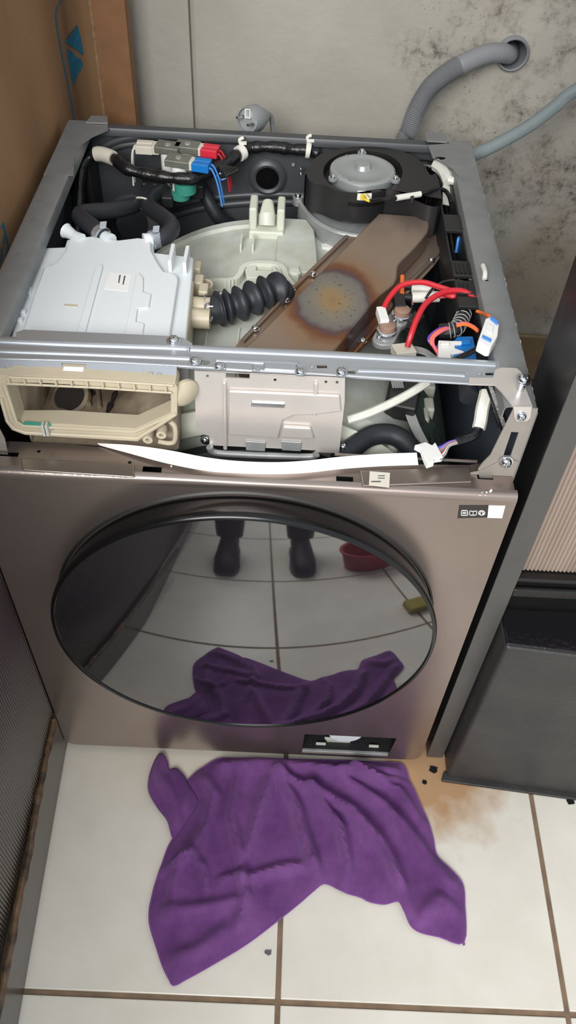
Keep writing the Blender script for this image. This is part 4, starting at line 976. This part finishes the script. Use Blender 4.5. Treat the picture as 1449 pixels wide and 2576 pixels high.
rcn = MB().prism(pzs([(1202, 858), (1222, 800), (1236, 796), (1256, 814), (1252, 845), (1236, 872), (1226, 872)], .7955), (0, 0, -.014)).build('white_connector', 'white_connector', wm, bevel=.0015)
MB().prism(pzs([(1213, 845), (1236, 856), (1234, 862), (1212, 851)], .7958), (0, 0, .002)).build('blue_latch', 'blue_wire', rcn, bevel=.0005)
MB().prism(pzs([(1234, 797), (1254, 812), (1250, 819), (1232, 804)], .7958), (0, 0, .002)).build('blue_latch', 'blue_wire', rcn, bevel=.0005)
MB().prism(pzs([(1224, 815), (1242, 822), (1238, 840), (1222, 834)], .7958), (0, 0, .0015)).build('latch_pad', 'white_connector', rcn, bevel=.0008)
for k, mt_ in enumerate(('purple_wire', 'orange_wire', 'pink_wire')):
    wire('harness_wire', [(1103, 878 + 7*k, .748), (1082 + 4*k, 862 + 3*k, .756), (1080 + 6*k, 848, .760), (1100 + 5*k, 830 + k*2, .763), (1122 + 3*k, 824 + k, .762)], .0018, mt_, wm)
for k, mt_ in enumerate(('orange_wire', 'pink_wire')):
    wire('harness_wire', [(1148, 820 - 4*k, .765), (1170, 816 - 3*k, .768), (1190, 824 - 3*k, .770), (1202, 834 - 3*k, .770)], .0018, mt_, wm)
wire('harness_wire', [(1200, 783, .770), (1215, 788, .776), (1228, 794, .788), (1238, 802, .790)], .0019, 'orange_wire', wm)
a0 = pz(1112, 828, .745)
wire('corrugated_sleeve', [(1108, 832, .752), (1130, 830, .756), (1150, 822, .758), (1162, 800, .755), (1172, 775, .748)], .0085, 'black_plastic', wm)
sl_path = pix_path([(1128, 832, .756), (1148, 826, .758), (1160, 806, .756), (1170, 782, .750)], 12)
for i in range(3, len(sl_path) - 2, 4):
    t = (sl_path[i + 1] - sl_path[i - 1]).normalized(); u = t.orthogonal().normalized(); w = t.cross(u)
    MB().tube([sl_path[i] + (u * math.cos(a) + w * math.sin(a)) * .0090 for a in [2*math.pi*k/14 for k in range(14)]], .0007, 5, closed=True).build('sleeve_ridge', 'grey_wire', wm)
wire('sensor_lead', [(1222, 866, .788), (1205, 875, .780), (1180, 888, .770), (1150, 902, .760), (1135, 912, .755)], .0030, 'black_tape', wm)
a = pz(1215, 930, .74); MB().tube([(.246, .098, .735), (.246, .118, .738), (.246, .135, .738)], .011, 18).build('rubber_elbow', 'rubber', wm)

# --- inlet valves
VZ = .772
val = MB(); b0 = pz(432, 430, .735)
val.box(b0.x - .045, b0.x + .048, .560, .598, .700, .722); val.box(b0.x - .012, b0.x + .006, .53, .57, .700, .718)
vv = val.build('inlet_valve', 'black_plastic', wm, bevel=.003)
for (x_, y_), mt_, (cx_, cy_), dv in (((418, 352), 'cream_connector', (386, 352), (-1, .02)), ((468, 350), 'red_connector', (500, 368), (1, -.18)), ((445, 385), 'blue_connector', (475, 398), (1, -.18))):
    c = pz(x_ + 4, y_ + 12, VZ); c.y = min(c.y, .598)
    MB().lathe([(.0135, -.060), (.0135, -.048)], c, n=20).build('coil_base', 'teal_coil', vv)
    MB().lathe([(.0115, -.047), (.0115, -.006)], c, n=20).build('coil', 'white_connector', vv)
    MB().obox(c + Vector((0, 0, -.0045)), (.0175, -.003, 0), (.002, .0125, 0), (0, 0, .005)).build('coil_frame', 'solenoid_iron', vv, bevel=.001)
    MB().lathe([(.005, 0), (.0045, .0012), (.001, .0012)], c, n=16).build('coil_core', 'alu', vv)
    d = Vector((dv[0], dv[1], 0)).normalized(); pp = Vector((-d.y, d.x, 0)); cc = c + d * .022 + Vector((0, 0, -.006))
    MB().obox(cc - d * .004, d * .006, pp * .0095, (0, 0, .006)).build('terminal_block', 'cream_connector', vv, bevel=.001)
    for s in (-1, 1):
        MB().obox(cc + d * .012 + pp * .0062 * s, d * .0125, pp * .0052, (0, 0, .0060)).build('connector', mt_, vv, bevel=.0012)
        e_ = cc + d * .023 + pp * .0052 * s
        wm_ = {'cream_connector': 'white_wire', 'red_connector': 'red_wire', 'blue_connector': 'blue_wire'}[mt_]
        MB().tube(smooth_path([e_, e_ + d * .006 + Vector((0, 0, -.003)), e_ + d * .011 + Vector((.003, -.006, -.020)), Vector((e_.x + d.x * .014 + .006, e_.y - .012, .715))], 5), .0014, 6).build('lead', wm_, vv)
MB().lathe([(.0165, -.048), (.0165, -.034), (.013, -.032)], pz(462, 400, VZ), n=20).build('valve_body', 'teal_coil', vv)
MB().tube([pz(437, 462, .715), pz(470, 440, .715)], .0095, 14).build('valve_outlet', 'teal_coil', vv)
# hoses from the valve to the housing, with clamps
h1 = MB().tube(pix_path([(262, 596, .760), (236, 574, .762), (208, 552, .760), (202, 540, .756), (222, 534, .750), (290, 528, .735), (345, 512, .720), (372, 485, .712), (395, 455, .710), (410, 440, .712)], 7), .0112, 16).build('water_hose', 'rubber', wm)
h2 = MB().tube(pix_path([(385, 603, .760), (412, 596, .761), (430, 580, .758), (428, 562, .750), (402, 540, .738), (375, 520, .726), (378, 500, .718), (410, 478, .712), (440, 460, .712)], 7), .0112, 16).build('water_hose', 'rubber', wm)
h3 = MB().tube(pix_path([(490, 462, .705), (515, 490, .690), (535, 525, .672), (555, 552, .655), (600, 575, .63)], 7), .0105, 16).build('water_hose', 'rubber', wm)
for hh, (a_, b3, z_), (c_, d_, _) in ((h1, (250, 588, .761), (262, 597, .76)), (h2, (396, 600, .7605), (384, 604, .76))):
    a, b2 = pz(a_, b3, z_), pz(c_, d_, z_); d = (b2 - a).normalized()
    MB().tube([a - d * .001, a + d * .009], .0122, 18).build('hose_clamp', 'zinc', hh)
    MB().obox(a + d * .005 + Vector((.004, 0, .015)), (.004, .001, 0), (0, .004, .002), (0, -.0004, .0008)).build('clamp_ear', 'zinc', hh, bevel=.0003)
wire('cable_tie', [(338, 502, .728), (348, 497, .734), (366, 500, .736), (378, 512, .732), (382, 522, .722)], .0014, 'cream_connector', wm)
wire('hose_spring', [(408, 462, .724), (420, 460, .727), (430, 470, .722), (424, 478, .714)], .0012, 'chrome', wm)
wire('hose_spring', [(414, 458, .724), (426, 458, .727), (436, 466, .722), (432, 474, .714)], .0012, 'chrome', wm)
# black loop behind the housing
MB().lathe([(.040, 0), (.040, .016), (.026, .022), (.024, .004)], py(335, 562, .50), (0, -1, .5), 28, close=False).build('round_knockout', 'black_plastic', wm)

# --- harness along the back
hz = [(190, 640, .66), (195, 560, .69), (198, 480, .72), (206, 420, .742), (240, 388, .756), (285, 398, .758), (320, 425, .754), (380, 440, .750), (440, 448, .750), (490, 448, .750), (540, 426, .752), (575, 408, .756), (600, 388, .760), (640, 368, .764), (690, 364, .766), (735, 374, .764), (775, 376, .764), (800, 372, .76)]
hp = pix_path(hz, 6); hp = [Vector((v.x, min(v.y, .604), v.z)) for v in hp]
har = MB().tube(hp, [.0085 + .0014 * math.sin(i * 1.1) * math.sin(i * .37) for i in range(len(hp))], 12).build('wire_harness', 'black_tape', wm)
def collar(i0, i1, r, mt_, nm): return MB().tube(hp[i0:i1], [r * .96] + [r] * (i1 - i0 - 2) + [r * .96], 14).build(nm, mt_, har)
collar(24, 31, .0106, 'cream_connector', 'white_sleeve'); collar(72, 75, .0115, 'white_sleeve', 'clip_band'); collar(95, 98, .0115, 'white_sleeve', 'clip_band')
for i in (73, 96):
    a = hp[i]
    MB().tube(smooth_path([a + Vector((0, .004, .010)), a + Vector((-.002, .005, .017)), a + Vector((.004, .006, .020))], 4), .0025, 8).build('clip_anchor', 'white_sleeve', har)
    MB().obox(a + Vector((.003, .004, .013)), (.0055, 0, 0), (0, .003, 0), (0, 0, .0018)).build('clip_anchor', 'white_sleeve', har, bevel=.0006)
for k in range(5):
    a = pz(560 + 5*k, 422 + 3*k, .762); MB().obox(a, (.006 + .001*k, .003, .001*k), (-.002, .004, 0), (0, 0, .0025)).build('tape_end', 'black_tape', har, bevel=.001)
wire('loose_wire', [(545, 440, .748), (556, 452, .742), (570, 446, .745), (578, 430, .752)], .0013, 'blue_wire', har)
wire('loose_wire', [(552, 436, .75), (566, 436, .752), (575, 426, .756)], .0013, 'white_wire', har)
MB().box(-.2955, -.262, D - .060, D - .012, .45, .742).build('corner_channel', 'black_plastic', wm, bevel=.003)
MB().tube(smooth_path([(.20, .604, .748), (.235, .600, .752), (.262, .585, .750), (.268, .54, .742), (.268, .48, .735)], 6), .008, 12).build('wire_harness', 'black_tape', wm)
MB().tube(smooth_path([(.262, .59, .735), (.272, .56, .70), (.272, .54, .60)], 6), .014, 12).build('drain_elbow', 'rubber', wm)

# --- flat ribbon cable with connector, taped lead at the right
def rp(px_, py_, z): return pz(px_, py_, z)
top_e = [(245, 1116, .6850), (330, 1121, .690), (420, 1133, .693), (520, 1152, .694), (600, 1161, .694), (690, 1164, .695), (770, 1160, .695), (860, 1150, .695), (960, 1143, .695), (1048, 1140, .695)]
bot_e = [(252, 1121, .6850), (330, 1142, .687), (420, 1166, .6885), (520, 1185, .6885), (600, 1191, .6885), (690, 1193, .6885), (770, 1190, .6885), (860, 1180, .6885), (960, 1173, .6885), (1052, 1170, .6885)]
ta, tb_ = smooth_path([rp(*q) for q in top_e], 6), smooth_path([rp(*q) for q in bot_e], 6)
rb = MB(); n = len(ta)
vs = ta + tb_ + [v + Vector((0, 0, .0008)) for v in ta] + [v + Vector((0, 0, .0008)) for v in tb_]
rb.add(vs, [(i, i+1, n+i+1, n+i) for i in range(n-1)] + [(2*n+i, 3*n+i, 3*n+i+1, 2*n+i+1) for i in range(n-1)] + [(i, 2*n+i, 2*n+i+1, i+1) for i in range(n-1)] + [(n+i, n+i+1, 3*n+i+1, 3*n+i) for i in range(n-1)] + [(0, n, 3*n, 2*n), (n-1, 3*n-1, 4*n-1, 2*n-1)])
rib_ = rb.build('ribbon_cable', 'ribbon', wm)
RZ = .697
rcn2 = MB().prism(pzs([(1040, 1132), (1068, 1124), (1084, 1132), (1092, 1124), (1112, 1162), (1088, 1166), (1090, 1174), (1072, 1180), (1066, 1168), (1056, 1140)], RZ), (0, 0, .008)).build('ribbon_connector', 'white_connector', rib_, bevel=.001)
for k, mt_ in enumerate(('purple_wire', 'blue_wire', 'pink_wire', 'teal_wire', 'red_wire', 'white_wire', 'grey_wire')):
    wire('ribbon_wire', [(1090 + 3*k, 1126 + 5*k, RZ + .005), (1108 + 2*k, 1124 + 3*k, .702), (1130, 1112 + 1.8*k, .705), (1152, 1106 + 1.4*k, .706)], .0014, mt_, rib_)
wire('taped_lead', [(1148, 1110, .706), (1170, 1104, .708), (1190, 1096, .712), (1202, 1082, .716), (1208, 1060, .722), (1214, 1020, .735), (1222, 985, .742), (1232, 960, .748)], .0056, 'black_tape', wm)
wire('white_sleeve', [(1204, 1078, .7175), (1209, 1058, .723), (1213, 1030, .733), (1219, 1005, .740), (1223, 986, .744)], .0074, 'white_sleeve', wm)
wire('taped_lead', [(1232, 965, .758), (1248, 1010, .745), (1262, 1050, .732), (1275, 1088, .720)], .0055, 'black_tape', wm)
wire('thin_lead', [(1226, 968, .750), (1240, 1020, .735), (1258, 1075, .715)], .0020, 'black_tape', wm)
# below the bar: white tube, ferrite block with grey wires, black hose
wire('white_tube', [(874, 1056, .70), (920, 1042, .705), (980, 1016, .71), (1030, 990, .715), (1075, 962, .72)], .0050, 'white_sleeve', wm)
a = pz(1012, 1000, .67); MB().obox(a, (.019, -.004, 0), (.004, .020, .010), (0, -.006, .016)).build('ferrite_block', 'black_plastic', wm, bevel=.004)
for k in range(5): wire('grey_wire', [(985 + 6*k, 955, .70), (990 + 6*k, 975, .69)], .0015, 'grey_wire', wm, 3, 6); wire('grey_wire', [(1018 + 5*k, 1030, .665), (1035 + 5*k, 1075, .655), (1058 + 5*k, 1120, .650), (1075 + 5*k, 1160, .63)], .0015, 'grey_wire', wm, 5, 6)
wire('black_hose', [(850, 1160, .655), (885, 1128, .660), (930, 1098, .662), (975, 1092, .662), (1010, 1105, .658), (1045, 1140, .645)], .0125, 'rubber', wm, 7, 14)
a = pz(945, 1030, .60)
MB().tube([pz(955, 1075, .63), pz(965, 1040, .64)], [.016, .013], 12).build('tub_boss', 'tub_light', tub)

# ================================================================== PURPLE CLOTH
main_px = [(546, 1912), (600, 1910), (700, 1912), (800, 1914), (900, 1914), (1005, 1918), (1029, 1968), (1041, 1989), (1058, 2030), (1074, 2064), (1088, 2110), (1098, 2154), (1134, 2190), (1162, 2226), (1167, 2280), (1165, 2370), (1104, 2356), (1060, 2346), (1038, 2334), (1026, 2316), (1014, 2290), (999, 2268), (966, 2274), (930, 2268), (906, 2256), (864, 2244), (831, 2226), (810, 2225), (780, 2248), (750, 2274), (690, 2322), (618, 2376), (528, 2430), (470, 2462), (438, 2478), (426, 2463), (410, 2430), (396, 2388), (378, 2328), (377, 2290), (381, 2268), (390, 2230), (402, 2196), (420, 2142), (432, 2118), (444, 2100), (474, 2052), (492, 2022), (480, 1990), (468, 1971), (498, 1944)]
def pm(q, dx=0, dy=0, z=0.004): v = pz(q[0], q[1], z); return Vector((v.x, v.y))
def cloth_mesh(name, outline_px, ridges, base, amp, mt, parent, step=0.0052, seed=0.0, z0=0.003, yclamp=-0.0045):
    ol = [Vector((v.x, min(v.y, yclamp))) for v in [pm(q) for q in outline_px]]
    ol = [Vector((v.x, v.y)) for v in smooth_path([(p.x, p.y, 0) for p in ol], 4, closed=True)]
    ol = [Vector((p.x, min(p.y, yclamp))) for p in ol]
    minx, maxx = min(p.x for p in ol), max(p.x for p in ol); miny, maxy = min(p.y for p in ol), max(p.y for p in ol)
    def inside(p):
        c = False; n = len(ol); j = n - 1
        for i in range(n):
            a, b_ = ol[i], ol[j]
            if (a.y > p.y) != (b_.y > p.y) and p.x < (b_.x - a.x) * (p.y - a.y) / (b_.y - a.y) + a.x: c = not c
            j = i
        return c
    def edist(p):
        best = 9
        n = len(ol)
        for i in range(n):
            a, b_ = ol[i], ol[(i + 1) % n]; ab = b_ - a; l2 = ab.length_squared
            t = 0 if l2 < 1e-12 else max(0, min(1, (p - a).dot(ab) / l2)); d = (p - a - ab * t).length
            if d < best: best = d
        return best
    pts = list(ol); ed = [0.0] * len(ol); k = 0; yy = miny
    while yy < maxy:
        xx = minx + (step / 2 if k % 2 else 0)
        while xx < maxx:
            p = Vector((xx, yy))
            if inside(p):
                d = edist(p)
                if d > step * 0.55: pts.append(p); ed.append(d)
            xx += step
        yy += step * 0.87; k += 1
    n = len(ol)
    res = delaunay_2d_cdt(pts, [(i, (i + 1) % n) for i in range(n)], [], 1, 1e-6)
    vo, fo_ = res[0], res[2]; orig = res[3]
    RG = []
    for pl2, h, w in ridges: RG.append(([pm(q) for q in pl2], h, w))
    def height(p, d):
        z = 0.0
        for pl2, h, w in RG:
            best = 9; bt = 0; L = len(pl2) - 1
            for i in range(L):
                a, b_ = pl2[i], pl2[i + 1]; ab = b_ - a; t = max(0, min(1, (p - a).dot(ab) / ab.length_squared)); dd = (p - a - ab * t).length
                if dd < best: best = dd; bt = (i + t) / L
            z += 1.75 * h * math.exp(-(best / (w * .72)) ** 2) * (0.55 + 0.45 * math.sin(math.pi * min(1, max(0, bt * .8 + .15))))
        q = Vector((p.x * 16 + seed, p.y * 16, seed)); z += amp * (mnoise.noise(q) + 0.5 * mnoise.noise(q * 2.3) + .2 * mnoise.noise(q * 5))
        f = min(1.0, d / 0.030); f = f * f * (3 - 2 * f)
        return base * min(1, d / .012) + max(0, z * (0.25 + 0.75 * f) + amp * .5)
    V = []
    for i, v in enumerate(vo):
        d = ed[orig[i][0]] if orig[i] else 0.0
        V.append((v.x, v.y, z0 + height(Vector((v.x, v.y)), d)))
    b_ = MB(); b_.v = V; b_.f = [tuple(f) for f in fo_]
    me = b_.mesh(name); o = bpy.data.objects.new(name, me); COL.objects.link(o); finish(o, mt, parent, ang=85)
    so = o.modifiers.new('solid', 'SOLIDIFY'); so.thickness = .0022; so.offset = 1 
    hemp = [Vector((V[i][0], V[i][1], V[i][2] + .001)) for i in range(n)]
    return o, hemp
ct = thing('cloth', 'crumpled purple microfibre cloth lying on the floor under the machine front', 'cloth', (0.1, -0.15, 0))
ridges = [([(700, 1955), (740, 2040), (765, 2130), (800, 2215)], .020, .012), ([(690, 1950), (780, 2000), (850, 2090), (870, 2180), (862, 2235)], .018, .010),
          ([(780, 1990), (880, 2050), (960, 2140), (1000, 2230), (1025, 2300)], .020, .012), ([(860, 1970), (960, 2040), (1050, 2140), (1130, 2230)], .018, .013),
          ([(900, 1960), (1000, 2000), (1060, 2080)], .014, .010),
          ([(560, 1935), (650, 1925), (760, 1935), (840, 1955), (900, 1940), (990, 1950)], .022, .013), ([(880, 1925), (890, 1950), (940, 1970), (1020, 1975)], .014, .008),
          ([(500, 1950), (540, 2010), (520, 2090), (480, 2160)], .014, .012), ([(600, 1950), (580, 2060), (600, 2150), (610, 2215)], .012, .010), ([(680, 1970), (650, 2060), (620, 2160)], .015, .011),
          ([(400, 2200), (470, 2165), (485, 2160), (510, 2190), (520, 2240)], .012, .008), ([(610, 2220), (700, 2190), (780, 2180)], .010, .009), ([(560, 2220), (600, 2210), (620, 2260), (600, 2330)], .012, .009),
          ([(420, 2300), (520, 2290), (600, 2270)], .010, .012), ([(430, 2420), (500, 2400), (560, 2350)], .009, .014), ([(1050, 2320), (1100, 2270), (1150, 2300)], .010, .014), ([(470, 2140), (440, 2220), (430, 2300)], .010, .012)]
body, hemp = cloth_mesh('cloth_body', main_px, ridges, .003, .0036, 'cloth', ct, seed=3.1)
i0 = None
MB().tube(hemp, .0018, 6, closed=True).build('hem', 'cloth_hem', ct)
flap_px = [(408, 1900), (420, 1918), (426, 1939), (444, 1937), (462, 1954), (474, 1978), (497, 2016), (480, 2050), (446, 2102), (434, 2110), (428, 2088), (420, 2064), (396, 2034), (374, 1992), (378, 1950), (394, 1912)]
fl2, _h = cloth_mesh('folded_corner', flap_px, [([(410, 1905), (400, 1960), (430, 2010), (450, 2080)], .012, .012), ([(440, 1945), (470, 2000), (470, 2040)], .010, .008)], .003, .0022, 'cloth', ct, step=.005, seed=9.0, z0=.006)
MB().tube([pz(1163, 2368, .004), pz(1168, 2378, .003)], .0018, 6).build('loose_thread', 'cloth_hem', ct)

# ================================================================== FLAKES ON THE FLOOR
for nm, q, r, ex in (('paint_flake', (1090, 1936), .010, 'larger black paint flake on the floor between machine and plinth'), ('paint_flake', (1068, 1968), .005, 'small black paint flake on the floor beside the cloth'), ('paint_flake', (1434, 2016), .008, 'black paint flake on the tile at the right edge by the plinth'), ('paint_flake', (675, 2396), .0055, 'round grey speck on the tile beside the grout line below the cloth')):
    c = pz(q[0], q[1], .0006); n = 9
    poly = [c + Vector((r * random.uniform(.6, 1.15) * math.cos(2*math.pi*k/n), .75 * r * random.uniform(.6, 1.15) * math.sin(2*math.pi*k/n), 0)) for k in range(n)]
    o = MB().prism(poly, (0, 0, .0016)).build(nm, 'plinth_gloss' if 'black' in ex else 'print_grey', smooth=False); tag(o, ex, 'paint flake')

# ================================================================== ON THE FLOOR IN FRONT (seen mirrored in the door glass)
bs = thing('plastic_basin', 'red plastic basin mirrored in the upper right of the door glass', 'basin', (.45, -.86, 0))
n = 36
def oval(rx, ry, z): return [(.45 + rx*math.cos(2*math.pi*k/n), -.86 + ry*math.sin(2*math.pi*k/n), z) for k in range(n)]
rings = [oval(.10, .07, .002), oval(.12, .085, .10), oval(.128, .093, .105), oval(.128, .093, .100), oval(.116, .081, .102), oval(.097, .067, .008)]
bm_ = MB(); bm_.add([p for r in rings for p in r], [(i*n+k, i*n+(k+1) % n, (i+1)*n+(k+1) % n, (i+1)*n+k) for i in range(5) for k in range(n)] + [tuple(range(n-1, -1, -1)), tuple(5*n+k for k in range(n))])
bm_.build('bowl', 'red_basin', bs)
spg = MB().box(.455, .545, -.505, -.435, .002, .034).build('sponge', 'sponge', bevel=.008, seg=3); tag(spg, 'yellow sponge mirrored at the right edge of the door glass', 'sponge')
for sx, lab in ((-.10, 'dark shoe mirrored left of the centre grout line in the door glass'), (.19, 'dark shoe mirrored right of the centre grout line in the door glass')):
    so = thing('shoe', lab, 'shoe', (sx, -.95, 0), 'shoes of the photographer')
    def sect(y, w, z0, z1, n=14): return [(sx + w * math.cos(2*math.pi*k/n), y, (z0 + z1) / 2 + (z1 - z0) / 2 * math.sin(2*math.pi*k/n)) for k in range(n)]
    S_ = [(-.80, .012, .02, .04), (-.81, .032, .015, .055), (-.84, .044, .014, .07), (-.88, .048, .014, .085), (-.93, .044, .014, .11), (-.98, .040, .014, .13), (-1.03, .040, .014, .13), (-1.07, .034, .014, .12), (-1.085, .015, .02, .09)]
    rg = [sect(*q) for q in S_]; n = 14; b_ = MB()
    b_.add([p for r in rg for p in r], [(i*n+k, i*n+(k+1) % n, (i+1)*n+(k+1) % n, (i+1)*n+k) for i in range(len(rg)-1) for k in range(n)] + [tuple(range(n)), tuple((len(rg)-1)*n+k for k in range(n))])
    b_.build('upper', 'shoe', so)
    ol_ = [(sx - w - .003, y) for y, w, _, _ in S_] + [(sx + w + .003, y) for y, w, _, _ in reversed(S_)]
    MB().prism([(a, c, .001) for a, c in ol_], (0, 0, .018)).build('sole', 'shoe_sole', so, bevel=.003)
    MB().tube([(sx, -1.02, .11), (sx, -1.025, .16), (sx, -1.03, .26)], [.055, .06, .066], 18).build('trouser_cuff', 'shoe', so)
